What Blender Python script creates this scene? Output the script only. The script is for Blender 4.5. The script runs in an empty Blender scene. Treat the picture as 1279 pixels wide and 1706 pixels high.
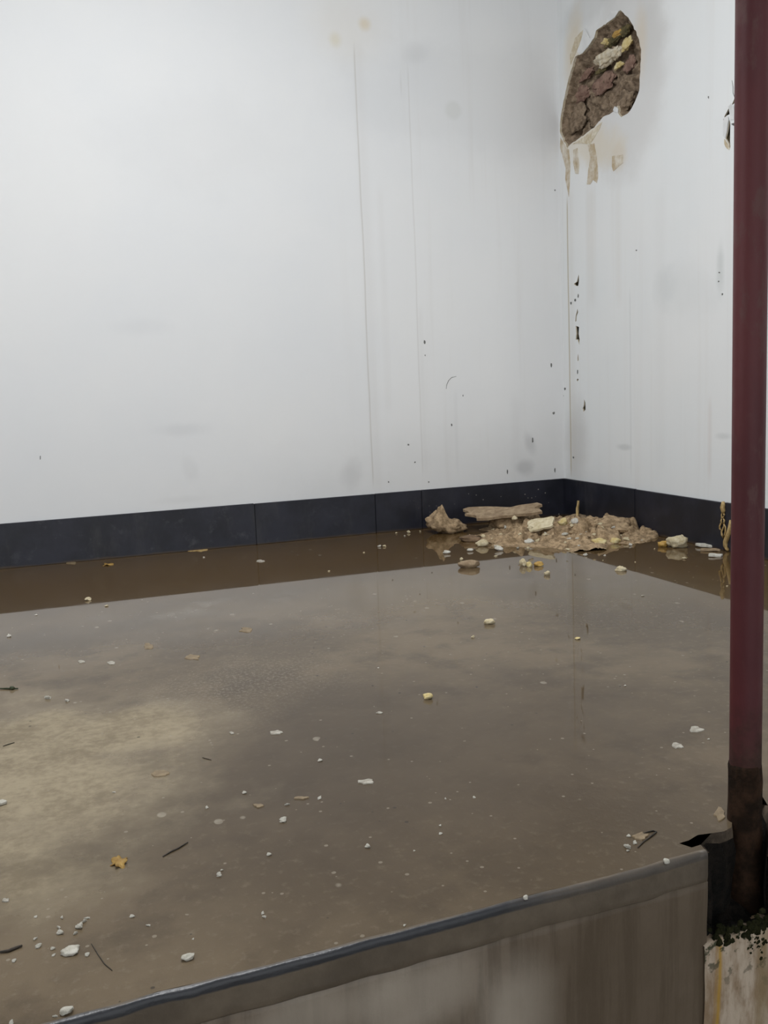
import bpy, bmesh, math, random
from mathutils import Vector, Matrix, noise
import numpy as np

# ------------------------------------------------------------------ camera, world, light
S = bpy.context.scene
COL = S.collection
W, H, F = 1279, 1706, 1556.166
CAMZ = 0.65
FWD = Vector((0.32740465, 0.93557196, -0.13233029))
RGT = Vector((0.94122821, -0.33523167, -0.04134242))
UP = Vector((0.08304012, 0.1110173, 0.99034312))
cd = bpy.data.cameras.new('camera')
cam = bpy.data.objects.new('camera', cd)
COL.objects.link(cam)
cam.matrix_world = Matrix(((RGT.x, UP.x, -FWD.x, 0), (RGT.y, UP.y, -FWD.y, 0), (RGT.z, UP.z, -FWD.z, CAMZ), (0, 0, 0, 1)))
cd.sensor_fit = 'VERTICAL'
cd.sensor_height = 36.0
cd.lens = 36.0 * F / H
cd.clip_start = 0.02
S.camera = cam

world = bpy.data.worlds.new('overcast_sky')
S.world = world
world.use_nodes = True
world.node_tree.nodes['Background'].inputs[0].default_value = (0.93, 0.97, 1.0, 1)
world.node_tree.nodes['Background'].inputs[1].default_value = 0.9

ld = bpy.data.lights.new('window_daylight', 'AREA')
ld.shape = 'RECTANGLE'
ld.size, ld.size_y = 2.4, 1.7
ld.energy = 13
ld.color = (0.97, 0.98, 1.0)
lo = bpy.data.objects.new('window_daylight', ld)
lo.location = (-2.52, 1.7, 1.85)
lo.rotation_euler = (0, math.radians(-90), 0)
COL.objects.link(lo)

cl = bpy.data.lights.new('ceiling_panel_light', 'AREA')
cl.shape = 'RECTANGLE'
cl.size, cl.size_y = 1.15, 0.55
cl.energy = 45
cl.color = (0.98, 0.99, 1.0)
clo = bpy.data.objects.new('ceiling_panel_light', cl)
clo.location = (0.4, 1.9, 2.925)
COL.objects.link(clo)

vs = S.view_settings
vs.view_transform = 'Standard'
vs.look = 'None'
vs.gamma = 1.0
vs.use_curve_mapping = False
vs.exposure = 0.42

# ------------------------------------------------------------------ measured place
D = 3.94942       # back wall plane (y)
X = 2.31392       # right wall plane (x)
SK = 0.1785       # height of the dark skirting
XL = -2.5         # left wall
ZC = 3.0          # ceiling
ZL = -0.95        # lower floor
ORG = Vector((0, 0, CAMZ))

def ye(x):        # lip of the landing
    return 0.977 + 0.025 * x

def ray(u, v):
    return FWD + RGT * ((u - W / 2) / F) - UP * ((v - H / 2) / F)

def at(u, v, z=0.0):            # point of the photograph on a level plane
    d = ray(u, v)
    return ORG + d * ((z - CAMZ) / d.z)

def onb(u, v, y=D):             # point on the back wall
    d = ray(u, v)
    return ORG + d * (y / d.y)

def onr(u, v, x=X):             # point on the right wall
    d = ray(u, v)
    return ORG + d * (x / d.x)

def mpp(p):                     # metres per photo pixel at a point
    return (Vector(p) - ORG).dot(FWD) / F

# ------------------------------------------------------------------ material helpers
class NT:
    def __init__(self, name):
        self.mat = bpy.data.materials.new(name)
        self.mat.use_nodes = True
        self.t = self.mat.node_tree
        self.b = self.t.nodes['Principled BSDF']
        tc = self.t.nodes.new('ShaderNodeTexCoord')
        self.co = tc.outputs['Object']
        sp = self.t.nodes.new('ShaderNodeSeparateXYZ')
        self.t.links.new(self.co, sp.inputs[0])
        self.x, self.y, self.z = sp.outputs

    def put(self, sock, v):
        if isinstance(v, bpy.types.NodeSocket):
            self.t.links.new(v, sock)
        elif isinstance(v, (tuple, list)) and len(v) == 3 and len(sock.default_value) == 4:
            sock.default_value = (*v, 1)
        else:
            sock.default_value = v

    def m(self, op, a, b=0.0, c=None):
        n = self.t.nodes.new('ShaderNodeMath')
        n.operation = op
        self.put(n.inputs[0], a)
        self.put(n.inputs[1], b)
        if c is not None:
            self.put(n.inputs[2], c)
        return n.outputs[0]

    def ramp(self, v, a, b, lo=0.0, hi=1.0):
        n = self.t.nodes.new('ShaderNodeMapRange')
        n.interpolation_type = 'SMOOTHSTEP'
        if a > b:
            a, b, lo, hi = b, a, hi, lo
        for i, k in enumerate((v, a, b, lo, hi)):
            self.put(n.inputs[i], k)
        return n.outputs[0]

    def noise(self, scale, detail=4.0, rough=0.55, stretch=None, vec=None):
        v = vec or self.co
        if stretch:
            mp = self.t.nodes.new('ShaderNodeMapping')
            self.t.links.new(v, mp.inputs[0])
            mp.inputs['Scale'].default_value = stretch
            v = mp.outputs[0]
        n = self.t.nodes.new('ShaderNodeTexNoise')
        self.t.links.new(v, n.inputs['Vector'])
        n.inputs['Scale'].default_value = scale
        n.inputs['Detail'].default_value = detail
        n.inputs['Roughness'].default_value = rough
        return n.outputs[0]

    def specks(self, scale, size, chance, stretch=None):
        v = self.co
        if stretch:
            mp = self.t.nodes.new('ShaderNodeMapping')
            self.t.links.new(v, mp.inputs[0])
            mp.inputs['Scale'].default_value = stretch
            v = mp.outputs[0]
        n = self.t.nodes.new('ShaderNodeTexVoronoi')
        self.t.links.new(v, n.inputs['Vector'])
        n.inputs['Scale'].default_value = scale
        sc = self.t.nodes.new('ShaderNodeSeparateColor')
        self.t.links.new(n.outputs['Color'], sc.inputs[0])
        keep = self.m('GREATER_THAN', sc.outputs[0], 1 - chance)
        rad = self.m('MULTIPLY', sc.outputs[1], size)
        return self.m('MULTIPLY', self.ramp(self.m('SUBTRACT', n.outputs['Distance'], rad), 0.03, -0.03), keep)

    def mix(self, fac, a, b):
        n = self.t.nodes.new('ShaderNodeMix')
        n.data_type = 'RGBA'
        self.put(n.inputs[0], fac)
        self.put(n.inputs[6], a)
        self.put(n.inputs[7], b)
        return n.outputs[2]

    def mul(self, a, b):
        return self.m('MULTIPLY', a, b)

    def blob(self, a, b, ca, cb, ra, rb, rot=0.0, soft=0.4, wob=0.0, wn=None):
        da, db = self.m('SUBTRACT', a, ca), self.m('SUBTRACT', b, cb)
        c, s = math.cos(rot), math.sin(rot)
        u = self.m('ADD', self.mul(da, c / ra), self.mul(db, s / ra))
        v = self.m('ADD', self.mul(da, -s / rb), self.mul(db, c / rb))
        d = self.m('SQRT', self.m('ADD', self.mul(u, u), self.mul(v, v)))
        if wob and wn is not None:
            d = self.m('ADD', d, self.mul(self.m('SUBTRACT', wn, 0.5), wob))
        return self.ramp(d, 1 + soft, 1 - soft)

    def streak(self, a, b, a0, w, b0, b1, slope=0.0, fade=0.06, wn=None, wob=0.0):
        c = self.m('SUBTRACT', self.m('SUBTRACT', a, a0), self.mul(self.m('SUBTRACT', b, b0), slope))
        if wn is not None:
            c = self.m('ADD', c, self.mul(self.m('SUBTRACT', wn, 0.5), wob))
        s = self.ramp(self.m('ABSOLUTE', c), w, 0.0)
        return self.mul(self.mul(s, self.ramp(b, b0 - 0.001, b0 + fade)), self.ramp(b, b1 + 0.001, b1 - fade))

    def bump(self, h, strength, dist=0.01):
        n = self.t.nodes.new('ShaderNodeBump')
        n.inputs['Strength'].default_value = strength
        n.inputs['Distance'].default_value = dist
        self.t.links.new(h, n.inputs['Height'])
        self.t.links.new(n.outputs[0], self.b.inputs['Normal'])

    def done(self, color, rough=0.6, ior=None, spec=None):
        self.put(self.b.inputs['Base Color'], color)
        self.put(self.b.inputs['Roughness'], rough)
        if ior:
            self.b.inputs['IOR'].default_value = ior
        if spec is not None:
            self.b.inputs['Specular IOR Level'].default_value = spec
        return self.mat

def simple(name, c1, c2, scale=20, rough=0.7, bump=0.3, bdist=0.01, detail=6, spec=None):
    n = NT(name)
    v = n.noise(scale, detail, 0.65)
    n.bump(v, bump, bdist)
    return n.done(n.mix(n.ramp(v, 0.35, 0.68), c1, c2), rough, spec=spec)

MAT = {}

# --- back wall paint
n = NT('stained_white_wall_paint')
wn = n.noise(5, 5, 0.6)
col = n.mix(n.ramp(n.noise(0.9, 4, 0.6), 0.3, 0.7), (0.755, 0.765, 0.775), (0.80, 0.80, 0.795))
run = n.noise(3.0, 4, 0.6, stretch=(6, 6, 0.25))
col = n.mix(n.mul(n.ramp(run, 0.52, 0.75), n.mul(n.ramp(n.x, 0.9, 1.7), 0.13)), col, (0.60, 0.57, 0.53))
def P(u, v):
    p = onb(u, v)
    return p.x, p.z
def bl(colr, amt, u, v, ru, rv, rot=0.0, soft=0.5, wob=0.0):
    global col
    x, z = P(u, v)
    k = mpp((x, D, z))
    col = n.mix(n.mul(n.blob(n.x, n.z, x, z, ru * k, rv * k, rot, soft, wob, wn), amt), col, colr)
bl((0.55, 0.56, 0.57), 0.16, 810, 165, 260, 85, 0, 0.35, 1.2)
bl((0.55, 0.55, 0.56), 0.18, 905, 600, 60, 420, 0, 0.8, 0.8)
bl((0.50, 0.50, 0.49), 0.22, 760, 800, 330, 70, 0.08, 0.8, 1.4)
bl((0.60, 0.60, 0.60), 0.14, 330, 240, 140, 70, 0, 0.6, 1.5)
bl((0.62, 0.45, 0.18), 0.40, 607, 40, 9, 9, 0, 0.8, 0.4)
bl((0.60, 0.50, 0.22), 0.30, 558, 66, 9, 10, 0, 0.8, 0.4)
bl((0.66, 0.58, 0.45), 0.18, 575, 45, 55, 45, 0, 0.8, 1.0)
bl((0.47, 0.48, 0.42), 0.20, 755, 184, 14, 14, 0, 0.35, 0.5)
bl((0.42, 0.42, 0.42), 0.16, 692, 88, 18, 13, 0.4, 0.8, 1.2)
bl((0.30, 0.30, 0.31), 0.35, 873, 778, 14, 10, 0, 0.7, 1.6)
bl((0.30, 0.30, 0.31), 0.28, 882, 738, 8, 16, 0.4, 0.7, 1.8)
bl((0.35, 0.35, 0.35), 0.22, 585, 790, 16, 22, 0, 0.8, 2.0)
bl((0.40, 0.41, 0.43), 0.16, 300, 716, 34, 9, 0, 0.8, 2.2)
bl((0.45, 0.46, 0.48), 0.10, 230, 545, 40, 12, 0, 0.8, 2.2)
bl((0.35, 0.35, 0.36), 0.10, 316, 780, 10, 18, 0.3, 0.7, 1.8)
bl((0.45, 0.45, 0.45), 0.12, 300, 833, 30, 5, 0, 0.8, 1.4)
drift = n.noise(1.2, 2, 0.5, stretch=(0, 0, 1))
for (u, v0, v1, w, a, c) in [(606, 66, 818, 2.2, 0.40, (0.42, 0.39, 0.34)), (692, 100, 800, 2.0, 0.22, (0.42, 0.39, 0.36)),
                            (668, 110, 170, 2.5, 0.20, (0.42, 0.40, 0.38)), (612, 60, 830, 16, 0.10, (0.5, 0.46, 0.42)),
                            (704, 500, 800, 9, 0.10, (0.5, 0.48, 0.45)), (640, 300, 700, 10, 0.06, (0.5, 0.46, 0.42)),
                            (760, 640, 800, 6, 0.10, (0.45, 0.45, 0.45)), (860, 650, 800, 20, 0.08, (0.45, 0.45, 0.45))]:
    xt, zt = P(u, v0)
    xb, zb = P(u, v1)
    xm = (xt + xb) / 2
    col = n.mix(n.mul(n.streak(n.x, n.z, xm, w * mpp((xm, D, zb)), zb, zt, 0.0, 0.08, drift, 0.02), a), col, c)
n.bump(n.noise(9, 4, 0.6), 0.06, 0.01)
MAT['wall_back'] = n.done(col, 0.5)

# --- right wall paint
n = NT('peeling_white_wall_paint')
wn = n.noise(6, 5, 0.6)
col = n.mix(n.ramp(n.noise(1.1, 4, 0.6), 0.3, 0.7), (0.765, 0.785, 0.79), (0.80, 0.805, 0.80))
def Q(u, v):
    p = onr(u, v)
    return p.y, p.z
def br(colr, amt, u, v, ru, rv, rot=0.0, soft=0.5, wob=0.0):
    global col
    y, z = Q(u, v)
    ky = abs(Q(u + 1, v)[0] - y)
    kz = abs(Q(u, v + 1)[1] - z)
    col = n.mix(n.mul(n.blob(n.y, n.z, y, z, ru * ky, rv * kz, rot, soft, wob, wn), amt), col, colr)
run = n.noise(3.0, 4, 0.6, stretch=(6, 6, 0.2))
col = n.mix(n.mul(n.ramp(run, 0.5, 0.75), 0.13), col, (0.62, 0.58, 0.54))
br((0.60, 0.585, 0.57), 0.55, 1035, 130, 70, 165, 0.05, 0.22, 0.6)
br((0.48, 0.47, 0.45), 0.30, 1080, 60, 22, 70, 0, 0.7, 1.2)
br((0.46, 0.46, 0.45), 0.35, 985, 10, 50, 26, 0, 0.6, 1.2)
br((0.68, 0.60, 0.46), 0.6, 985, 240, 45, 36, 0.3, 0.5, 1.6)
br((0.62, 0.52, 0.38), 0.4, 1030, 262, 12, 20, 0, 0.5, 1.2)
br((0.66, 0.56, 0.40), 0.60, 953, 85, 13, 50, 0.2, 0.6, 1.4)
br((0.66, 0.54, 0.38), 0.45, 1066, 70, 10, 50, 0, 0.7, 1.2)
br((0.42, 0.45, 0.45), 0.11, 1145, 490, 40, 40, 0.3, 0.7, 2.0)
br((0.40, 0.43, 0.43), 0.16, 1105, 475, 14, 30, 0, 0.7, 2.0)
br((0.40, 0.43, 0.42), 0.35, 1200, 440, 6, 36, 0, 0.7, 2.0)
br((0.35, 0.37, 0.37), 0.30, 1040, 745, 10, 4, 0, 0.7, 2.0)
br((0.35, 0.37, 0.37), 0.25, 1205, 727, 12, 5, 0, 0.7, 2.0)
br((0.44, 0.42, 0.40), 0.45, 960, 740, 16, 60, 0, 0.8, 1.0)
drift = n.noise(1.2, 2, 0.5, stretch=(0, 0, 1))
for (u, v0, v1, w, a, c) in [(948, 320, 800, 1.6, 0.75, (0.40, 0.33, 0.20)), (953, 300, 800, 8, 0.14, (0.5, 0.44, 0.36)),
                            (1050, 470, 800, 2.2, 0.20, (0.42, 0.42, 0.42)), (1182, 650, 810, 6, 0.22, (0.55, 0.45, 0.40)),
                            (985, 300, 520, 12, 0.13, (0.5, 0.42, 0.32)), (1030, 290, 520, 8, 0.10, (0.5, 0.42, 0.32)),
                            (1100, 300, 800, 14, 0.06, (0.45, 0.42, 0.40))]:
    yt, zt = Q(u, v0)
    yb, zb = Q(u, v1)
    ym = (yt + yb) / 2
    ky = abs(Q(u + 1, v1)[0] - yb)
    col = n.mix(n.mul(n.streak(n.y, n.z, ym, w * ky, zb, zt, 0.0, 0.08, drift, 0.012), a), col, c)
n.bump(n.noise(9, 4, 0.6), 0.06, 0.01)
MAT['wall_right'] = n.done(col, 0.5)

# --- wet concrete landing
n = NT('wet_concrete')
big = n.noise(1.6, 5, 0.6)
mid = n.noise(7, 6, 0.6)
fine = n.noise(60, 5, 0.65)
wob = n.noise(4.5, 7, 0.62)
col = n.mix(n.ramp(big, 0.38, 0.62), (0.094, 0.069, 0.043), (0.152, 0.114, 0.072))
col = n.mix(n.mul(n.ramp(mid, 0.48, 0.68), 0.6), col, (0.072, 0.053, 0.034))
col = n.mix(n.mul(n.ramp(fine, 0.52, 0.75), 0.35), col, (0.22, 0.18, 0.13))
# silt left by the puddle along the walls
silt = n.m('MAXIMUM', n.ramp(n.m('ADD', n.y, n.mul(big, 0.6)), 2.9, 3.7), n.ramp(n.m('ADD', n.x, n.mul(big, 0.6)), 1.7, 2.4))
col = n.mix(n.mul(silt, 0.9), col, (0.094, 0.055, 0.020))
# paler sandy ground that has dried at the left
a = at(30, 1290)
dry = n.blob(n.x, n.y, a.x - 0.05, a.y, 0.31, 0.40, 0.0, 0.45, 1.7, wob)
a = at(190, 1225)
dry = n.m('MAXIMUM', dry, n.blob(n.x, n.y, a.x, a.y, 0.20, 0.15, 0.3, 0.5, 1.5, wob))
a = at(0, 1400)
dry = n.m('MAXIMUM', dry, n.mul(n.blob(n.x, n.y, a.x - 0.15, a.y, 0.23, 0.10, 0.2, 0.45, 1.5, wob), 0.9))
a = at(400, 1140)
pale = n.mul(n.blob(n.x, n.y, a.x, a.y, 0.26, 0.16, 0.5, 0.8, 2.6, wob), n.ramp(n.noise(130, 4, 0.7), 0.48, 0.66))
a = at(340, 1012)
pale = n.m('MAXIMUM', pale, n.mul(n.blob(n.x, n.y, a.x, a.y, 0.35, 0.10, 0.0, 0.7, 2.2, wob), n.ramp(mid, 0.5, 0.65)))
a = at(690, 990)
tan = n.blob(n.x, n.y, a.x, a.y, 0.28, 0.30, 0.0, 0.7, 2.0, wob)
col = n.mix(n.mul(tan, 0.4), col, (0.16, 0.115, 0.06))
a = at(1040, 985)
tan = n.blob(n.x, n.y, a.x, a.y, 0.25, 0.22, 0.0, 0.7, 2.0, wob)
col = n.mix(n.mul(tan, 0.3), col, (0.17, 0.13, 0.075))
a = at(700, 1230)
dk = n.blob(n.x, n.y, a.x, a.y - 0.05, 0.50, 0.42, 0.2, 0.7, 1.6, wob)
col = n.mix(n.mul(dk, 0.7), col, (0.062, 0.045, 0.030))
col = n.mix(n.mul(pale, 0.35), col, (0.30, 0.265, 0.21))
drycol = n.mix(n.ramp(n.m('ADD', n.mul(mid, 0.55), n.mul(fine, 0.45)), 0.38, 0.62), (0.33, 0.275, 0.185), (0.205, 0.165, 0.108))
col = n.mix(n.mul(dry, 0.88), col, drycol)
sp = n.specks(26, 0.22, 0.10, (1, 0.75, 1))
col = n.mix(n.mul(sp, n.mul(fine, 0.9)), col, (0.36, 0.32, 0.25))
sp = n.specks(90, 0.3, 0.06)
col = n.mix(n.mul(sp, 0.5), col, (0.30, 0.26, 0.20))
sp = n.specks(55, 0.2, 0.035)
col = n.mix(n.mul(sp, 0.7), col, (0.035, 0.03, 0.024))
near = n.ramp(n.m('ADD', n.y, n.mul(big, 0.4)), 1.7, 1.3)
rough = n.m('ADD', 0.018, n.mul(near, 0.18))
rough = n.m('ADD', rough, n.mul(dry, 0.42))
rough = n.m('ADD', rough, n.mul(n.ramp(mid, 0.45, 0.75), 0.03))
hgt = n.m('ADD', n.mul(fine, n.m('ADD', n.mul(n.m('MAXIMUM', dry, near), 0.9), 0.006)), n.mul(n.noise(14, 3, 0.5), 0.012))
n.bump(hgt, 0.10, 0.008)
n.put(n.b.inputs['Specular IOR Level'], n.m('SUBTRACT', 0.5, n.mul(n.ramp(n.m('ADD', n.y, n.mul(n.m('SUBTRACT', wob, 0.5), 0.5)), 3.05, 2.2), 0.375)))
MAT['floor'] = n.done(col, rough, ior=1.48)

# --- nosing and riser
n = NT('worn_concrete_edge')
a1 = n.noise(9, 6, 0.6)
col = n.mix(n.ramp(a1, 0.35, 0.7), (0.082, 0.062, 0.042), (0.150, 0.117, 0.082))
band = n.mul(n.ramp(n.m('ADD', n.z, n.mul(n.m('SUBTRACT', a1, 0.5), 0.012)), -0.0125, -0.0095), n.mul(n.ramp(n.z, 0.0002, -0.0006), n.ramp(n.m('ADD', n.x, n.mul(a1, 0.2)), 0.72, 0.55, 0.45, 1.0)))
col = n.mix(n.mul(band, 0.92), col, (0.016, 0.019, 0.026))
MAT['nosing'] = n.done(col, n.m('SUBTRACT', 0.55, n.mul(band, 0.2)))
n.bump(n.noise(40, 5, 0.6), 0.25, 0.006)

n = NT('damp_streaked_plaster_riser')
a1 = n.noise(6, 6, 0.6)
st = n.noise(16, 6, 0.65, stretch=(3, 1, 0.2))
col = n.mix(n.ramp(a1, 0.35, 0.7), (0.135, 0.100, 0.068), (0.190, 0.146, 0.105))
col = n.mix(n.mul(n.ramp(st, 0.42, 0.62), 0.7), col, (0.072, 0.050, 0.030))
wob = n.noise(8, 6, 0.6, stretch=(1, 1, 0.4))
for (u, v, ru, rv, am) in [(860, 1690, 75, 85, 0.75), (700, 1660, 120, 60, 0.6), (520, 1690, 120, 50, 0.55)]:
    d = ray(u, v); p = ORG + d * (ye(0.5) / d.y); k = mpp(p)
    col = n.mix(n.mul(n.blob(n.x, n.z, p.x, p.z, ru * k, rv * k, 0.1, 0.6, 1.6, wob), am), col, (0.40, 0.345, 0.28))
wet = n.blob(n.x, n.z, 0.72, -0.22, 0.20, 0.30, 0.0, 0.6, 1.2, wob)
col = n.mix(n.mul(wet, 0.6), col, (0.078, 0.052, 0.028))
wet = n.blob(n.x, n.z, 0.10, -0.15, 0.16, 0.06, 0.0, 0.7, 1.8, wob)
col = n.mix(n.mul(wet, 0.5), col, (0.060, 0.046, 0.032))
n.bump(n.noise(30, 6, 0.6), 0.35, 0.006)
MAT['riser'] = n.done(col, 0.6)

n = NT('cream_stained_plaster')
a1 = n.noise(34, 7, 0.65, stretch=(1, 1, 0.3))
col = n.mix(n.ramp(a1, 0.36, 0.64), (0.25, 0.17, 0.10), (0.49, 0.40, 0.31))
for (x0, w, c, am) in [(0.806, 0.006, (0.40, 0.23, 0.03), 0.9), (0.800, 0.004, (0.30, 0.16, 0.03), 0.5), (0.885, 0.02, (0.22, 0.16, 0.07), 0.5)]:
    wn = n.noise(6, 3, 0.5)
    col = n.mix(n.mul(n.streak(n.x, n.z, x0, w, -0.4, -0.125, 0.06, 0.02, wn, 0.022), am), col, c)
ms = n.noise(45, 4, 0.6)
col = n.mix(n.mul(n.ramp(ms, 0.545, 0.62), n.ramp(n.z, -0.26, -0.13)), col, (0.035, 0.036, 0.012))
n.bump(n.noise(50, 6, 0.6), 0.4, 0.006)
MAT['cream'] = n.done(col, 0.75)

# --- skirting
n = NT('glossy_black_skirting_paint')
a1 = n.noise(8, 6, 0.6)
col = n.mix(n.ramp(a1, 0.35, 0.7), (0.009, 0.010, 0.016), (0.019, 0.020, 0.031))
dirt = n.noise(13, 6, 0.7)
col = n.mix(n.mul(n.ramp(dirt, 0.55, 0.8), n.mul(n.ramp(n.x, 1.6, 0.6), 0.75)), col, (0.08, 0.08, 0.088))
dust = n.noise(6, 6, 0.7, stretch=(1, 1, 0.3))
col = n.mix(n.mul(n.ramp(dust, 0.5, 0.75), 0.16), col, (0.16, 0.15, 0.13))
spk = n.mul(n.specks(55, 0.34, 0.22), n.ramp(n.m('ADD', n.x, n.y), 5.3, 6.1))
col = n.mix(n.mul(spk, 0.6), col, (0.45, 0.42, 0.36))
spk = n.specks(16, 0.13, 0.05)
col = n.mix(n.mul(spk, 0.5), col, (0.30, 0.29, 0.27))
low = n.ramp(n.m('ADD', n.z, n.mul(a1, 0.02)), 0.022, 0.010)
col = n.mix(n.mul(low, 0.5), col, (0.12, 0.075, 0.035))
n.bump(n.noise(14, 3, 0.6), 0.1, 0.008)
MAT['skirting'] = n.done(col, 0.38)
MAT['joint'] = simple('dark_joint', (0.006, 0.006, 0.007), (0.012, 0.012, 0.012), 30, 0.8, 0.2)

# --- pipe
n = NT('dark_red_pipe_paint')
a1 = n.noise(7, 5, 0.6, stretch=(1, 1, 0.35))
col = n.mix(n.ramp(a1, 0.35, 0.68), (0.066, 0.011, 0.014), (0.100, 0.020, 0.022))
col = n.mix(n.mul(n.ramp(n.noise(26, 6, 0.65, stretch=(1, 1, 0.4)), 0.56, 0.68), 0.55), col, (0.10, 0.048, 0.042))
grime = n.ramp(n.m('ADD', n.z, n.mul(n.m('SUBTRACT', n.noise(18, 6, 0.65), 0.5), 0.35)), 0.20, 0.04)
col = n.mix(n.mul(grime, 0.85), col, n.mix(n.ramp(n.noise(35, 5, 0.6), 0.4, 0.65), (0.020, 0.011, 0.006), (0.050, 0.026, 0.018)))
scr = n.mul(n.ramp(n.noise(16, 3, 0.5, stretch=(3, 3, 0.25)), 0.70, 0.74), 0.6)
col = n.mix(scr, col, (0.20, 0.13, 0.12))
n.bump(n.noise(22, 5, 0.6), 0.2, 0.006)
MAT['pipe'] = n.done(col, n.m('ADD', 0.52, n.mul(grime, 0.3)), spec=0.35)
MAT['sleeve'] = simple('grimy_rust', (0.012, 0.007, 0.004), (0.040, 0.021, 0.012), 40, 0.85, 0.6, spec=0.12)

MAT['tan'] = simple('tan_crumbly_mortar', (0.20, 0.135, 0.072), (0.50, 0.36, 0.215), 45, 0.9, 0.7, 0.012)
MAT['tan_pale'] = simple('pale_tan_mortar', (0.25, 0.175, 0.105), (0.40, 0.30, 0.19), 40, 0.9, 0.6, 0.01)
MAT['brown'] = simple('damp_brown_mortar', (0.12, 0.075, 0.040), (0.22, 0.14, 0.08), 40, 0.85, 0.6, 0.01)
MAT['cream_lump'] = simple('cream_foam_plaster', (0.52, 0.43, 0.26), (0.70, 0.62, 0.44), 60, 0.85, 0.4)
MAT['yellow_lump'] = simple('yellowed_foam', (0.55, 0.42, 0.16), (0.72, 0.62, 0.36), 35, 0.85, 0.5)
MAT['white_lump'] = simple('white_plaster', (0.48, 0.45, 0.38), (0.68, 0.66, 0.60), 60, 0.85, 0.3)
MAT['old_paint'] = simple('dulled_paint_flake', (0.27, 0.245, 0.20), (0.46, 0.43, 0.37), 70, 0.8, 0.3)
MAT['flake_tan'] = simple('wet_tan_flake', (0.17, 0.12, 0.065), (0.27, 0.20, 0.115), 50, 0.5, 0.3)
MAT['dull_white'] = simple('dull_white_chip', (0.40, 0.375, 0.31), (0.60, 0.575, 0.51), 60, 0.85, 0.4)
MAT['ochre'] = simple('wet_ochre_foam', (0.42, 0.24, 0.05), (0.55, 0.36, 0.10), 40, 0.5, 0.4)
MAT['soil'] = simple('black_wet_soil', (0.003, 0.003, 0.0025), (0.016, 0.012, 0.009), 45, 0.9, 0.9, 0.015, spec=0.15)
MAT['rim'] = simple('broken_concrete_rim', (0.035, 0.026, 0.018), (0.11, 0.082, 0.058), 30, 0.8, 0.6, spec=0.2)
MAT['moss'] = simple('dark_moss', (0.008, 0.009, 0.003), (0.028, 0.028, 0.010), 90, 0.95, 0.8, spec=0.1)
MAT['cavity'] = simple('exposed_earth_mortar', (0.155, 0.108, 0.068), (0.36, 0.27, 0.185), 40, 0.95, 0.9, 0.02)
MAT['olive'] = simple('mossy_brown_mortar', (0.050, 0.042, 0.016), (0.20, 0.155, 0.065), 30, 0.95, 0.8, 0.012)
MAT['brick'] = simple('weathered_red_brick', (0.165, 0.092, 0.068), (0.30, 0.195, 0.145), 35, 0.95, 0.7, 0.01)
MAT['gash'] = simple('dark_cavity_earth', (0.020, 0.018, 0.010), (0.085, 0.065, 0.036), 30, 0.95, 0.6)
MAT['rimplaster'] = simple('torn_plaster_edge', (0.52, 0.43, 0.29), (0.70, 0.65, 0.54), 40, 0.9, 0.4)
MAT['flake'] = simple('water_stained_plaster', (0.45, 0.35, 0.22), (0.70, 0.66, 0.58), 16, 0.8, 0.3)
MAT['paper'] = simple('torn_white_paint', (0.70, 0.71, 0.71), (0.80, 0.80, 0.79), 12, 0.6, 0.2)
MAT['strand'] = simple('tan_dried_strand', (0.34, 0.22, 0.08), (0.55, 0.40, 0.18), 60, 0.6, 0.3)
MAT['twig'] = simple('dark_twig', (0.020, 0.016, 0.011), (0.055, 0.042, 0.03), 60, 0.8, 0.3)
MAT['greentwig'] = simple('green_stem', (0.018, 0.028, 0.008), (0.05, 0.055, 0.02), 60, 0.7, 0.3)
MAT['leaf'] = simple('orange_brown_leaf', (0.24, 0.13, 0.025), (0.40, 0.25, 0.06), 60, 0.6, 0.3)
MAT['chip'] = simple('dark_scuff', (0.09, 0.09, 0.085), (0.20, 0.20, 0.19), 60, 0.8, 0.2)
MAT['ceiling'] = simple('ceiling_white', (0.72, 0.73, 0.73), (0.77, 0.77, 0.77), 3, 0.8, 0.05)
MAT['concrete'] = simple('grey_concrete', (0.15, 0.13, 0.11), (0.24, 0.22, 0.19), 6, 0.8, 0.3)
MAT['frame'] = simple('white_window_frame', (0.70, 0.71, 0.72), (0.76, 0.77, 0.77), 10, 0.45, 0.05)

# ------------------------------------------------------------------ object helpers
def mesh_obj(name, verts, faces, mat, parent=None, smooth=False):
    me = bpy.data.meshes.new(name)
    me.from_pydata([tuple(v) for v in verts], [], faces)
    me.update()
    o = bpy.data.objects.new(name, me)
    COL.objects.link(o)
    for m_ in (mat if isinstance(mat, (list, tuple)) else [mat]):
        me.materials.append(m_)
    if smooth:
        me.polygons.foreach_set('use_smooth', [True] * len(me.polygons))
    if parent:
        o.parent = parent
        o.matrix_parent_inverse = parent.matrix_world.inverted()
    return o

def bm_obj(name, bm, mat, parent=None, smooth=False):
    me = bpy.data.meshes.new(name)
    bm.to_mesh(me)
    bm.free()
    o = bpy.data.objects.new(name, me)
    COL.objects.link(o)
    for m_ in (mat if isinstance(mat, (list, tuple)) else [mat]):
        me.materials.append(m_)
    if smooth:
        me.polygons.foreach_set('use_smooth', [True] * len(me.polygons))
    if parent:
        o.parent = parent
        o.matrix_parent_inverse = parent.matrix_world.inverted()
    return o

def box_bm(bm, a, b):
    vs_ = [bm.verts.new((x, y, z)) for x in (a[0], b[0]) for y in (a[1], b[1]) for z in (a[2], b[2])]
    for f in ((0, 1, 3, 2), (4, 6, 7, 5), (0, 4, 5, 1), (2, 3, 7, 6), (0, 2, 6, 4), (1, 5, 7, 3)):
        bm.faces.new([vs_[i] for i in f])
    return vs_

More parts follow.
